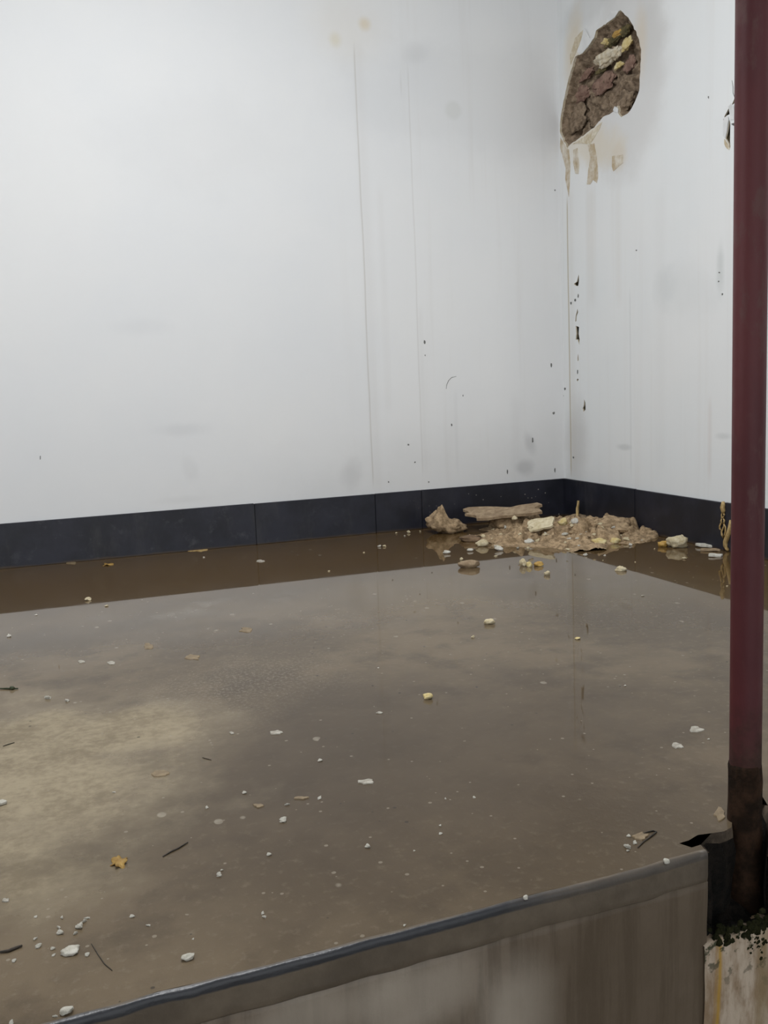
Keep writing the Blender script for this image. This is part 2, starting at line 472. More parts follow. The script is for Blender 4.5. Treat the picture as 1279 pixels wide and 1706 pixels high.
def struct(o, label=None):
    o['kind'] = 'structure'
    if label:
        o['label'] = label
    return o

def tag(o, label, cat, group=None, kind=None):
    o['label'] = label
    o['category'] = cat
    if group:
        o['group'] = group
    if kind:
        o['kind'] = kind
    return o

def empty(name, loc):
    o = bpy.data.objects.new(name, None)
    o.empty_display_size = 0.05
    o.location = loc
    COL.objects.link(o)
    bpy.context.view_layer.update()
    return o

def inside(pt, poly):
    x, y = pt
    r = False
    j = len(poly) - 1
    for i in range(len(poly)):
        xi, yi = poly[i]
        xj, yj = poly[j]
        if (yi > y) != (yj > y) and x < (xj - xi) * (y - yi) / (yj - yi) + xi:
            r = not r
        j = i
    return r

def dist_poly(pt, poly):
    p = Vector(pt)
    best = 9
    for i in range(len(poly)):
        a, b = Vector(poly[i - 1]), Vector(poly[i])
        t = max(0, min(1, (p - a).dot(b - a) / max((b - a).length_squared, 1e-12)))
        best = min(best, (p - (a + (b - a) * t)).length)
    return best

def roughen(poly, step, amp, seed):
    out = []
    for i in range(len(poly)):
        a, b = Vector(poly[i]), Vector(poly[(i + 1) % len(poly)])
        k = max(1, int((b - a).length / step))
        for j in range(k):
            p = a + (b - a) * (j / k)
            nz = noise.noise_vector(Vector((p.x * 60, p.y * 60, seed)))
            out.append((p.x + nz.x * amp, p.y + nz.y * amp))
    return out

# ------------------------------------------------------------------ landing
NXL, NXR = 0.800, 0.952
def xy(u, v):
    p = at(u, v)
    return (p.x, p.y)
NOTCH = [(0.803, 1.019), xy(1152, 1412), xy(1131, 1405), xy(1147, 1400), xy(1162, 1391), xy(1185, 1388), xy(1206, 1385), (0.876, 1.043), (0.893, 1.062), (0.905, 1.085), (0.925, 1.100),
         (0.950, 1.112), xy(1264, 1318), xy(1279, 1342), (0.956, 1.045), (0.954, 1.022)]
random.seed(4)
def lip(x):
    return ye(x) + 0.0035 * noise.noise(Vector((x * 7, 0, 3))) + 0.002 * noise.noise(Vector((x * 25, 0, 9)))
front_l = [(XL + (NXL - XL) * i / 160, 0) for i in range(161)]
front_l = [(x, lip(x) + 0.008) for x, _ in front_l]
front_r = [(NXR + (X - NXR) * i / 60, 0) for i in range(61)]
front_r = [(x, lip(x) + 0.008) for x, _ in front_r]
outline = front_l + NOTCH + front_r + [(X, D), (XL, D)]
bm = bmesh.new()
f = bm.faces.new([bm.verts.new((x, y, 0)) for x, y in outline])
bmesh.ops.triangulate(bm, faces=[f])
bmesh.ops.recalc_face_normals(bm, faces=bm.faces)
if sum(f.normal.z for f in bm.faces) < 0:
    bmesh.ops.reverse_faces(bm, faces=bm.faces)
floor = struct(bm_obj('floor', bm, MAT['floor']), 'wet brown concrete landing that mirrors the walls')

# broken notch around the pipe: rounded rim, then steep dark sides
rings = []
cen = Vector((0.89, 1.00))
for lvl, (ins, z) in enumerate([(0, 0), (0.006, -0.004), (0.014, -0.014), (0.020, -0.035), (0.022, -0.085), (0.020, -0.15)]):
    r = []
    for i, (x, y) in enumerate(NOTCH):
        v = cen - Vector((x, y))
        dd = v.normalized() * ins * (2.6 if x > 0.945 else 0.15 if 0.855 < x < 0.93 else 0.8)
        nz = noise.noise_vector(Vector((x * 40, y * 40, z * 40))) * (0.006 if lvl else 0)
        r.append((x + dd.x + nz.x, y + dd.y + nz.y, z + (nz.z * 0.6 if lvl else 0)))
    rings.append(r)
vv = [p for r in rings for p in r]
k = len(NOTCH)
ff, mi = [], []
for a in range(len(rings) - 1):
    for i in range(k - 1):
        ff.append((a * k + i, a * k + i + 1, (a + 1) * k + i + 1, (a + 1) * k + i))
        mi.append(0 if a < 2 else 1)
o = mesh_obj('broken_rim', vv, ff, [MAT['rim'], MAT['soil']], floor, True)
o.data.polygons.foreach_set('material_index', mi)

def sweep(name, xs, prof, mat, label):
    vv, ff = [], []
    for x in xs:
        y0 = lip(x)
        for (dy, dz) in prof:
            nz = noise.noise(Vector((x * 18, dy * 60, dz * 60)))
            vv.append((x, y0 + dy + nz * 0.0015, dz + (nz * 0.0012 if dz < 0 else 0)))
    k = len(prof)
    for i in range(len(xs) - 1):
        for j in range(k - 1):
            ff.append((i * k + j, (i + 1) * k + j, (i + 1) * k + j + 1, i * k + j + 1))
    # end cap
    ff.append([(len(xs) - 1) * k + j for j in range(k)])
    ff.append([j for j in range(k)][::-1])
    return struct(mesh_obj(name, vv, ff, mat, None, True), label)
NOSE = [(0.008, 0.0), (0.0055, -0.0003), (0.003, -0.001), (0.001, -0.003), (0.0, -0.0065), (0.0, -0.014), (0.0005, -0.024), (0.001, -0.036), (0.0015, -0.044), (0.0035, -0.047), (0.03, -0.048)]
sweep('trim_1', [XL + (NXL - XL) * i / 220 for i in range(221)], NOSE, MAT['nosing'], 'worn rounded nosing of the landing with dark painted edge')
sweep('trim_2', [NXR + (X - NXR) * i / 60 for i in range(61)], NOSE, MAT['nosing'], 'nosing of the landing right of the red pipe')

def front_face(name, x0, x1, z0, z1, off, mat, label, top=None):
    nx, nz_ = 90, 40
    vv, ff = [], []
    for i in range(nx + 1):
        x = x0 + (x1 - x0) * i / nx
        zt = z1 if top is None else z1 + top(x)
        for j in range(nz_ + 1):
            t = (j / nz_) ** 0.5
            z = z0 + (zt - z0) * t
            b = noise.noise(Vector((x * 9, z * 9, 5))) * 0.004 + noise.noise(Vector((x * 35, z * 35, 2))) * 0.0012
            vv.append((x, ye(x) + off + b, z))
    for i in range(nx):
        for j in range(nz_):
            a = i * (nz_ + 1) + j
            ff.append((a, a + nz_ + 1, a + nz_ + 2, a + 1))
    # back edge: turn the top and the right end into the block
    base = len(vv)
    for i in range(nx + 1):
        v = vv[i * (nz_ + 1) + nz_]
        vv.append((v[0], v[1] + 0.2, v[2] + 0.006))
    for i in range(nx):
        ff.append((i * (nz_ + 1) + nz_, (i + 1) * (nz_ + 1) + nz_, base + i + 1, base + i))
    return struct(mesh_obj(name, vv, ff, mat, None, True), label)
front_face('wall_front', XL, 0.800, ZL, -0.044, 0.0035, MAT['riser'], 'damp brown plaster face below the landing edge')
front_face('wall_pier', 0.7935, X, ZL, -0.134, 0.0005, MAT['cream'], 'cream plaster face with yellow stain below the red pipe',
           lambda x: 0.010 * noise.noise(Vector((x * 40, 3, 1))) + 0.006 * noise.noise(Vector((x * 110, 3, 7))))

# soil in the notch
vv, ff = [], []
nx, ny = 44, 30
for i in range(nx + 1):
    for j in range(ny + 1):
        x = 0.795 + (1.01 - 0.795) * i / nx
        y = ye(x) + 0.004 + 0.17 * j / ny
        h = -0.128 + 0.035 * (j / ny) + 0.018 * noise.noise(Vector((x * 30, y * 30, 2))) + 0.008 * noise.noise(Vector((x * 90, y * 90, 2)))
        vv.append((x, y, h))
for i in range(nx):
    for j in range(ny):
        a = i * (ny + 1) + j
        ff.append((a, a + ny + 1, a + ny + 2, a + 1))
o = mesh_obj('soil', vv, ff, MAT['soil'], None, True)
tag(o, 'black wet soil filling the broken notch around the pipe foot', 'soil', kind='stuff')

# moss fringe hanging over the cream plaster
random.seed(11)
bm = bmesh.new()
for i in range(150):
    x = random.uniform(0.80, 0.96) if i < 110 else random.gauss(0.885, 0.010)
    zz = random.gauss(-0.130, 0.008) + (0.006 if x < 0.83 else 0)
    if i >= 110:
        zz = random.gauss(-0.158, 0.010)
    r = random.uniform(0.0025, 0.0065) * (1 if i < 110 else 0.55)
    c = Vector((x, ye(x) + 0.0015, zz))
    g = bmesh.ops.create_icosphere(bm, subdivisions=1, radius=r)
    for v in g['verts']:
        v.co = Vector((v.co.x * random.uniform(0.7, 1.4), v.co.y * 0.6, v.co.z * random.uniform(0.7, 1.3))) + c
o = bm_obj('moss', bm, MAT['moss'])
tag(o, 'dark green moss fringe along the top of the cream plaster', 'moss', kind='stuff')

# ------------------------------------------------------------------ walls, ceiling, lower floor
def quad(name, pts, mat, label):
    return struct(mesh_obj(name, pts, [(0, 1, 2, 3)], mat), label)
wall_back = quad('wall_back', [(XL, D, -0.02), (X, D, -0.02), (X, D, ZC), (XL, D, ZC)], MAT['wall_back'], 'white painted wall with faint water runs on the left')
quad('ceiling', [(XL, -3.0, ZC), (XL, D, ZC), (X, D, ZC), (X, -3.0, ZC)], MAT['ceiling'], 'white ceiling above the landing')
quad('floor_lower', [(XL, -3.0, ZL), (X, -3.0, ZL), (X, 1.3, ZL), (XL, 1.3, ZL)], MAT['concrete'], 'concrete floor below the landing')

bm = bmesh.new()
wy0, wy1, wz0, wz1 = 0.45, 2.95, 0.95, 2.75
for a, b in [((XL - 0.2, -3.0, ZL), (XL, wy0, ZC)), ((XL - 0.2, wy1, ZL), (XL, D, ZC)), ((XL - 0.2, wy0, ZL), (XL, wy1, wz0)), ((XL - 0.2, wy0, wz1), (XL, wy1, ZC))]:
    box_bm(bm, a, b)
struct(bm_obj('wall_left', bm, MAT['ceiling']), 'white side wall with window left of the view')
bm = bmesh.new()
for a, b in [((XL - 0.14, wy0, wz0), (XL - 0.08, wy0 + 0.06, wz1)), ((XL - 0.14, wy1 - 0.06, wz0), (XL - 0.08, wy1, wz1)),
             ((XL - 0.14, wy0 + 0.06, wz0), (XL - 0.08, wy1 - 0.06, wz0 + 0.06)), ((XL - 0.14, wy0 + 0.06, wz1 - 0.06), (XL - 0.08, wy1 - 0.06, wz1)),
             ((XL - 0.14, 1.67, wz0 + 0.06), (XL - 0.08, 1.73, wz1 - 0.06))]:
    box_bm(bm, a, b)
struct(bm_obj('window_1', bm, MAT['frame']), 'white window frame in the side wall')

# right wall with torn openings cut through the plaster
def crop(x0, y0, s, pts):
    return [(x0 + a / s, y0 + b / s) for a, b in pts]
HOLE = crop(880, 0, 3.2055, [(490, 55), (525, 85), (545, 120), (560, 140), (590, 210), (603, 280), (595, 400), (592, 485), (570, 540), (540, 600), (495, 625), (478, 600),
            (475, 570), (440, 605), (400, 625), (350, 680), (290, 725), (225, 770), (210, 790), (185, 750), (168, 700), (170, 640), (187, 540), (207, 450),
            (235, 350), (250, 300), (290, 285), (310, 260), (350, 205), (360, 165), (385, 145), (430, 115), (460, 90)])
GASH = [crop(1180, 130, 10.03, [(445, 310), (430, 420), (370, 480), (362, 600), (320, 620), (290, 640), (265, 700), (250, 770), (247, 690), (280, 610), (340, 500), (400, 420)]),
        crop(1180, 130, 10.03, [(350, 690), (364, 760), (358, 1060), (366, 1150), (357, 1190), (340, 1110), (285, 1010), (310, 900)]),
        crop(880, 400, 3.2055, [(269, 183), (270, 215), (266, 245), (252, 244), (243, 234), (258, 222), (264, 200)]),
        crop(880, 400, 3.2055, [(262, 366), (265, 385), (258, 405), (256, 432), (250, 436), (252, 405), (257, 388)]),
        crop(880, 400, 3.2055, [(252, 458), (270, 464), (268, 500), (273, 530), (271, 560), (263, 530), (252, 532), (256, 500)]),
        crop(880, 400, 3.2055, [(266, 605), (268, 640), (263, 648), (262, 630)]),
        crop(880, 400, 3.2055, [(297, 850), (304, 868), (305, 905), (294, 918), (290, 900), (296, 880)]),
        crop(880, 400, 3.2055, [(262, 738), (268, 744), (262, 756), (258, 748)])]
polys = [[Q(*p) for p in HOLE]] + [[Q(*p) for p in g] for g in GASH]
HP = roughen(polys[0], 0.012, 0.006, 1)
polys = [HP] + polys[1:]
bm = bmesh.new()
edges = []
outer = [(-3.0, ZL), (D, ZL), (D, ZC), (-3.0, ZC)]
for pl in [outer] + polys:
    vs_ = [bm.verts.new((X, y, z)) for y, z in pl]
    for i in range(len(vs_)):
        edges.append(bm.edges.new((vs_[i - 1], vs_[i])))
bmesh.ops.triangle_fill(bm, use_beauty=True, use_dissolve=False, edges=edges, normal=(-1, 0, 0))
# drop any triangles that closed the holes
for f in list(bm.faces):
    c = f.calc_center_median()
    if any(inside((c.y, c.z), pl) for pl in polys):
        bm.faces.remove(f)
wall_right = struct(bm_obj('wall_right', bm, MAT['wall_right']), 'white peeling wall with torn hole on the right')
# plaster thickness round every opening
vv, ff = [], []
for pl in polys:
    dp = 0.016 if pl is HP else 0.006
    b = len(vv)
    k = len(pl)
    for y, z in pl:
        vv.append((X, y, z))
    for y, z in pl:
        vv.append((X + dp, y, z))
    for i in range(k):
        j = (i + 1) % k
        ff.append((b + i, b + j, b + k + j, b + k + i))
mesh_obj('plaster_edge', vv, ff, MAT['rimplaster'], wall_right)
mesh_obj('wall_core', [(X + 0.075, -3, ZL), (X + 0.075, D + .1, ZL), (X + 0.075, D + .1, ZC), (X + 0.075, -3, ZC)], [(0, 1, 2, 3)], MAT['gash'], wall_right)
# earth behind the narrow gashes
for pl in polys[1:]:
    ys, zs = [p[0] for p in pl], [p[1] for p in pl]
    y0, y1, z0, z1 = min(ys) - 0.004, max(ys) + 0.004, min(zs) - 0.004, max(zs) + 0.004
    y1 = min(y1, D - 0.001)
    vv, ff = [], []
    for i in range(7):
        for j in range(13):
            y, z = y0 + (y1 - y0) * i / 6, z0 + (z1 - z0) * j / 12
            e = 0 if i in (0, 6) or j in (0, 12) else 1
            vv.append((X + 0.004 + e * (0.010 + 0.006 * noise.noise(Vector((y * 90, z * 90, 1)))), y, z))
    for i in range(6):
        for j in range(12):
            a = i * 13 + j
            ff.append((a, a + 13, a + 14, a + 1))
    mesh_obj('gash_earth', vv, ff, MAT['gash'], wall_right, True)

# exposed cavity in the large hole
ys, zs = [p[0] for p in HP], [p[1] for p in HP]
y0, y1, z0, z1 = min(ys) - 0.03, max(ys) + 0.03, min(zs) - 0.03, max(zs) + 0.03
NY, NZ = 90, 100
vv, ff = [], []
for i in range(NY + 1):
    for j in range(NZ + 1):
        y, z = y0 + (y1 - y0) * i / NY, z0 + (z1 - z0) * j / NZ
        dd = dist_poly((y, z), HP) if inside((y, z), HP) else 0.0
        dep = 0.010 + min(0.040, dd * 0.9)
        if dd > 0:
            v = Vector((0, y, z))
            am = min(1, dd / 0.02)
            dep += am * (0.022 * noise.noise(v * 11) + 0.022 * (0.45 - abs(noise.noise(v * 24))) + 0.010 * noise.noise(v * 60) + (0.016 if abs(noise.noise(v * 9 + Vector((4, 4, 4)))) < 0.035 else 0))
        vv.append((X + min(0.07, max(0.003, dep)), y, z))
for i in range(NY):
    for j in range(NZ):
        a = i * (NZ + 1) + j
        ff.append((a, a + NZ + 1, a + NZ + 2, a + 1))
mesh_obj('exposed_mortar', vv, ff, MAT['cavity'], wall_right, True)

# ------------------------------------------------------------------ rock maker
def rock_mesh(name, w, d, h, seed, sub=3, rough=0.28, facets=5, flat=True, lobes=None):
    rnd = random.Random(seed)
    bm = bmesh.new()
    bmesh.ops.create_icosphere(bm, subdivisions=sub, radius=1.0)
    planes = []
    for _ in range(facets):
        v = Vector((rnd.gauss(0, 1), rnd.gauss(0, 1), rnd.gauss(0, 0.8))).normalized()
        planes.append((v, rnd.uniform(0.55, 0.85)))
    off = Vector((rnd.uniform(-50, 50), rnd.uniform(-50, 50), rnd.uniform(-50, 50)))
    for v in bm.verts:
        c = v.co.copy()
        for pn, pd in planes:
            t = c.dot(pn) - pd
            if t > 0:
                c -= pn * t * 0.9
        s = 1 + rough * noise.noise(c * 1.6 + off) + rough * 0.55 * noise.noise(c * 3.9 + off) + rough * 0.35 * noise.noise(c * 9 + off)
        c *= s
        if lobes:
            c = lobes(c)
        v.co = c
    mn = Vector([min(v.co[i] for v in bm.verts) for i in range(3)])
    mx = Vector([max(v.co[i] for v in bm.verts) for i in range(3)])
    for v in bm.verts:
        q = [(v.co[i] - mn[i]) / (mx[i] - mn[i]) for i in range(3)]
        z = q[2]
        if flat:
            z = max(0.0, (z - 0.18) / 0.82)
        v.co = Vector(((q[0] - 0.5) * w, (q[1] - 0.5) * d, z * h))
    me = bpy.data.meshes.new(name)
    bm.to_mesh(me)
    bm.free()
    return me

def facing(p):                 # turn x across the view from the middle of the room
    return -math.atan2(p[0], p[1])

def rock(name, u, v, wpx, hpx, mat, seed, label=None, cat=None, group=None, z=0.0, depth=0.8, sub=3, rough=0.28, rot=None, tilt=0.0, facets=5, parent=None, lobes=None, smooth=True):
    """u, v: middle of the near foot of the piece in the photograph; it stands at height z"""
    p = at(u, v, z)
    s = mpp(p)
    w, h = wpx * s, hpx * s
    d = w * depth
    me = rock_mesh(name, w, d, h, seed, sub, rough, facets, lobes=lobes)
    o = bpy.data.objects.new(name, me)
    COL.objects.link(o)
    me.materials.append(mat)
    me.polygons.foreach_set('use_smooth', [smooth] * len(me.polygons))
    away = Vector((p.x, p.y, 0)).normalized()
    o.location = Vector((p.x, p.y, p.z)) + away * d * 0.45
    o.rotation_euler = (0, tilt, facing(p) if rot is None else rot)
    if label:
        tag(o, label, cat, group)
    return o

def plate_mesh(name, w, d, t, seed, bend=0.0, notch=0.15):
    rnd = random.Random(seed)
    k = 26
    out = []
    for i in range(k):
        a = 2 * math.pi * i / k
        c, s = math.cos(a), math.sin(a)
        r = 1 / max(abs(c), abs(s)) ** 0.75
        r *= 1 + notch * noise.noise(Vector((c * 1.7, s * 1.7, seed * 3.1))) * 2
        out.append((c * r * w / 2, s * r * d / 2))
    vv, ff = [], []
    rings = [0.0, 0.5, 0.85, 1.0]
    for side in (1, -1):
        for rr in rings[1:]:
            for (x, y) in out:
                zz = bend * ((x * rr / (w / 2)) ** 2 - 0.4) + 0.35 * t * noise.noise(Vector((x * rr * 40, y * rr * 40, seed)))
                q = 0.96 if (rr == 1.0) else 1
                vv.append((x * rr, y * rr, zz + side * t / 2 * (1 if rr < 1 else 0.75)))
        vv.append((0, 0, side * t / 2 - bend * 0.4))
    n1 = 3 * k + 1
    for s_i in range(2):
        b = s_i * n1
        for i in range(k):
            j = (i + 1) % k
            fs = [(b + n1 - 1, b + i, b + j), (b + i, b + k + i, b + k + j, b + j), (b + k + i, b + 2 * k + i, b + 2 * k + j, b + k + j)]
            ff += fs if s_i == 0 else [tuple(reversed(q)) for q in fs]
    for i in range(k):
        j = (i + 1) % k
        ff.append((2 * k + i, n1 + 2 * k + i, n1 + 2 * k + j, 2 * k + j))
    me = bpy.data.meshes.new(name)
    me.from_pydata(vv, [], ff)
    me.update()
    return me

def plate(name, u, v, wpx, dm, t, mat, seed, z=0.0, tilt=(0, 0), bend=0.0, label=None, cat=None, group=None, rot=None, notch=0.15):
    p = at(u, v, z)
    me = plate_mesh(name, wpx * mpp(p), dm, t, seed, bend, notch)
    o = bpy.data.objects.new(name, me)
    COL.objects.link(o)
    me.materials.append(mat)
    o.location = p
    o.rotation_euler = (tilt[0], tilt[1], facing(p) if rot is None else rot)
    if label:
        tag(o, label, cat, group)
    return o

# pieces inside the wall hole
def lump(name, cx, cy, wpx, hpx, mat, seed, depth, proud):
    """cx, cy in the enlarged crop of the hole"""
    u, v = 880 + cx / 3.2055, cy / 3.2055
    p = onr(u, v, X + depth)
    ky = abs(Q(u + 1, v)[0] - Q(u, v)[0]) / 3.2055
    kz = abs(Q(u, v + 1)[1] - Q(u, v)[1]) / 3.2055
    me = rock_mesh(name, hpx * kz, wpx * ky, proud, seed, 4, 0.55, 9, flat=False)
    o = bpy.data.objects.new(name, me)
    COL.objects.link(o)
    me.materials.append(mat)
    me.polygons.foreach_set('use_smooth', [True] * len(me.polygons))
    # local x -> world z, local y -> world y, local z -> world -x
    o.matrix_world = Matrix(((0, 0, -1, p.x), (0, 1, 0, p.y), (1, 0, 0, p.z), (0, 0, 0, 1)))
    o.parent = wall_right
    return o
bpy.context.view_layer.update()
lump('brick', 405, 450, 150, 120, MAT['brick'], 3, 0.058, 0.018)
lump('brick', 290, 505, 120, 100, MAT['brick'], 4, 0.058, 0.018)
lump('brick', 310, 400, 110, 70, MAT['brick'], 5, 0.058, 0.018)
lump('brick', 550, 340, 80, 100, MAT['brick'], 6, 0.054, 0.016)
lump('white_plaster_lump', 435, 315, 150, 85, MAT['rimplaster'], 7, 0.045, 0.035)
lump('white_plaster_lump', 485, 285, 70, 75, MAT['rimplaster'], 17, 0.042, 0.03)
lump('yellow_lump', 500, 345, 60, 40, MAT['yellow_lump'], 18, 0.048, 0.02)
lump('olive_lump', 470, 215, 110, 60, MAT['olive'], 19, 0.050, 0.026)
lump('olive_lump', 410, 370, 100, 40, MAT['olive'], 20, 0.054, 0.02)
lump('olive_lump', 535, 165, 60, 70, MAT['olive'], 21, 0.050, 0.024)
lump('yellow_lump', 545, 235, 70, 75, MAT['yellow_lump'], 8, 0.045, 0.03)
lump('yellow_lump', 432, 225, 34, 50, MAT['yellow_lump'], 9, 0.045, 0.03)
lump('ochre_lump', 490, 185, 70, 45, MAT['ochre'], 10, 0.048, 0.028)
lump('mortar_lump', 255, 640, 150, 170, MAT['cavity'], 12, 0.058, 0.030)
lump('mortar_lump', 535, 540, 90, 140, MAT['cavity'], 14, 0.048, 0.028)

# stained flakes and torn paint round the hole
def wall_flake(name, pts, mat, proud=0.0012, curl=0.0, seed=1):
    pl = roughen([Q(*p) for p in pts], 0.008, 0.0025, seed)
    bm = bmesh.new()
    f = bm.faces.new([bm.verts.new((X - proud, min(y, D - 0.001), z)) for y, z in pl])
    r = bmesh.ops.extrude_face_region(bm, geom=[f])
    ev = [v for v in r['geom'] if isinstance(v, bmesh.types.BMVert)]
    zt = max(v.co.z for v in ev)
    zb = min(v.co.z for v in ev)
    for v in ev:
        v.co.x = X + 0.0004
    for v in bm.verts:
        t = (v.co.z - zb) / max(1e-6, zt - zb)
        v.co.x -= curl * t * t
    bmesh.ops.triangulate(bm, faces=bm.faces[:])
    bmesh.ops.recalc_face_normals(bm, faces=bm.faces)
    return bm_obj(name, bm, mat, wall_right)
C8 = lambda pts: crop(880, 0, 3.2055, pts)
wall_flake('stained_flake', C8([(172, 735), (196, 772), (216, 800), (224, 870), (222, 960), (216, 1052), (206, 1000), (198, 960), (200, 900), (182, 830), (170, 790)]), MAT['flake'], seed=2)
wall_flake('stained_flake', C8([(235, 770), (300, 730), (350, 690), (395, 650), (380, 690), (350, 740), (330, 770), (280, 765)]), MAT['rimplaster'], seed=3)
wall_flake('stained_flake', C8([(318, 775), (352, 765), (366, 850), (374, 940), (366, 978), (345, 960), (330, 985), (312, 985), (322, 900), (330, 840)]), MAT['flake'], seed=4)
wall_flake('stained_flake', C8([(448, 835), (505, 825), (506, 870), (480, 890), (455, 915), (446, 890)]), MAT['flake'], seed=5)
wall_flake('stained_flake', C8([(240, 800), (262, 790), (272, 880), (268, 930), (250, 925), (240, 870)]), MAT['flake'], seed=6)
wall_flake('torn_paint_flap', C8([(308, 150), (330, 205), (352, 205), (312, 258), (290, 283), (262, 280), (280, 230), (298, 190)]), MAT['paper'], 0.002, 0.012, 7)
wall_flake('torn_paint_flap', C8([(250, 205), (292, 160), (282, 215), (262, 262), (246, 300), (226, 345), (222, 300)]), MAT['rimplaster'], 0.0015, 0.0, 8)
wall_flake('torn_paint_flap', C8([(455, 60), (488, 56), (462, 92), (430, 116), (418, 122), (425, 100)]), MAT['paper'], 0.002, 0.010, 9)
wall_flake('torn_paint_flap', C8([(470, 568), (482, 580), (478, 602), (462, 600), (455, 590)]), MAT['paper'], 0.002, 0.006, 10)
C10 = lambda pts: crop(1180, 130, 10.03, pts)
wall_flake('torn_paint_flap', C10([(362, 600), (375, 480), (432, 425), (445, 560), (425, 700), (372, 700), (366, 640)]), MAT['paper'], 0.002, 0.012, 11)
wall_flake('torn_paint_flap', C10([(255, 780), (290, 660), (345, 640), (348, 700), (306, 900), (280, 1000), (245, 960)]), MAT['paper'], 0.002, 0.005, 12)
wall_flake('torn_paint_flap', C10([(285, 1020), (335, 1110), (356, 1195), (310, 1180), (275, 1110)]), MAT['rimplaster'], 0.002, 0.004, 13)

# small dark chips in the paint of both walls
def chip(wall, plane, u, v, w, h, seed, mat='chip'):
    rnd = random.Random(seed)
    pts = []
    for i in range(9):
        a = 2 * math.pi * i / 9
        r = rnd.uniform(0.6, 1.1)
        pts.append((u + w / 2 * r * math.cos(a), v + h / 2 * r * math.sin(a)))
    P3 = [(onb(*q) if plane == 'b' else onr(*q)) for q in pts]
    nrm = Vector((0, -1, 0)) if plane == 'b' else Vector((-1, 0, 0))
    vv = [p + nrm * 0.0009 for p in P3] + [p - nrm * 0.0004 for p in P3]
    ff = [tuple(range(9))] + [(i, (i + 1) % 9, 9 + (i + 1) % 9, 9 + i) for i in range(9)]
    return mesh_obj('paint_chip', vv, ff, MAT[mat], wall)
for i, (u, v, w, h) in enumerate([(707, 570, 3.5, 8), (708, 592, 2, 3), (680, 741, 3, 4), (691, 770, 3, 3), (918, 609, 3.5, 8), (922, 688, 4, 5), (752, 708, 2.5, 5), (771, 659, 2, 4),
                                  (647, 803, 3, 3), (714, 803, 3, 3), (845, 786, 2, 10), (924, 783, 2, 9), (924, 317, 3, 3), (67, 762, 2, 8), (887, 733, 3, 9)]):
    chip(wall_back, 'b', u, v, w, h, i)
for i, (u, v, w, h) in enumerate([(951, 505, 3, 6), (941, 648, 3, 5), (937, 660, 3, 8), (958, 500, 3, 5), (963, 493, 2, 8), (1060, 417, 2.5, 2.5), (1198, 454, 2.5, 3), (1197, 469, 2.5, 3),
                                  (1203, 490, 3, 4), (1180, 162, 2, 5), (962, 620, 2, 8), (955, 762, 3, 4), (1222, 207, 8, 5)]):
    chip(wall_right, 'r', u, v, w, h, 50 + i)
# curved scratch on the back wall
def tube(name, pts, r, mat, parent=None, taper=True, seg=6):
    vv, ff = [], []
    k = len(pts)
    for i, p in enumerate(pts):
        t = (pts[min(i + 1, k - 1)] - pts[max(i - 1, 0)]).normalized()
        a = t.orthogonal().normalized()
        b = t.cross(a)
        rr = r * ((0.35 + 0.65 * math.sin(math.pi * (i + 0.5) / k)) if taper else 1)
        for j in range(seg):
            an = 2 * math.pi * j / seg
            vv.append(p + (a * math.cos(an) + b * math.sin(an)) * rr)
    for i in range(k - 1):
        for j in range(seg):
            ff.append((i * seg + j, i * seg + (j + 1) % seg, (i + 1) * seg + (j + 1) % seg, (i + 1) * seg + j))
    ff.append(tuple(range(seg))[::-1])
    ff.append(tuple(range((k - 1) * seg, k * seg)))
    return mesh_obj(name, vv, ff, mat, parent, True)
tube('scratch', [onb(u, v) for u, v in [(743, 648), (744, 641), (747, 634), (752, 629), (760, 627)]], 0.0014, MAT['chip'], wall_back)
tube('crack', [onr(u, v) for u, v in [(1219, 134), (1221, 145), (1221, 155), (1223, 161)]], 0.0015, MAT['chip'], wall_right)

# ------------------------------------------------------------------ skirting: tiles with joints
def tile_box(name, a, b, mat, parent, seed):
    bm = bmesh.new()
    box_bm(bm, a, b)
    bmesh.ops.recalc_face_normals(bm, faces=bm.faces)
    bmesh.ops.bevel(bm, geom=[e for e in bm.edges], offset=0.0018, segments=2, affect='EDGES')
    return bm_obj(name, bm, mat, parent)
bb = struct(bm_obj('baseboard_back', (lambda b: (box_bm(b, (XL, D - 0.006, 0), (X, D, SK - 0.002)), b)[1])(bmesh.new()), MAT['joint']), 'black tiled skirting along the back wall')
cuts = [XL, -1.6, -0.95, -0.3] + [onb(u, 880).x for u in (425, 625, 702)] + [X - 0.0001]
random.seed(3)
for a, b in zip(cuts[:-1], cuts[1:]):
    tile_box('skirting_tile', (a + 0.0012, D - 0.013 - random.uniform(0, 0.0015), 0.0005), (b - 0.0012, D - 0.001, SK + random.uniform(-0.0012, 0.0012)), MAT['skirting'], bb, 0)
br_ = struct(bm_obj('baseboard_right', (lambda b: (box_bm(b, (X - 0.006, 1.06, 0), (X, D - 0.014, SK - 0.002)), b)[1])(bmesh.new()), MAT['joint']), 'black tiled skirting along the right wall')
cuts = [1.06, 1.7, 2.3, onr(1205, 870).y - 0.02, onr(1062, 850).y, D - 0.0145]
for a, b in zip(cuts[:-1], cuts[1:]):
    tile_box('skirting_tile', (X - 0.013 - random.uniform(0, 0.0015), a + 0.0012, 0.0005), (X - 0.001, b - 0.0012, SK + random.uniform(-0.0012, 0.0012)), MAT['skirting'], br_, 0)

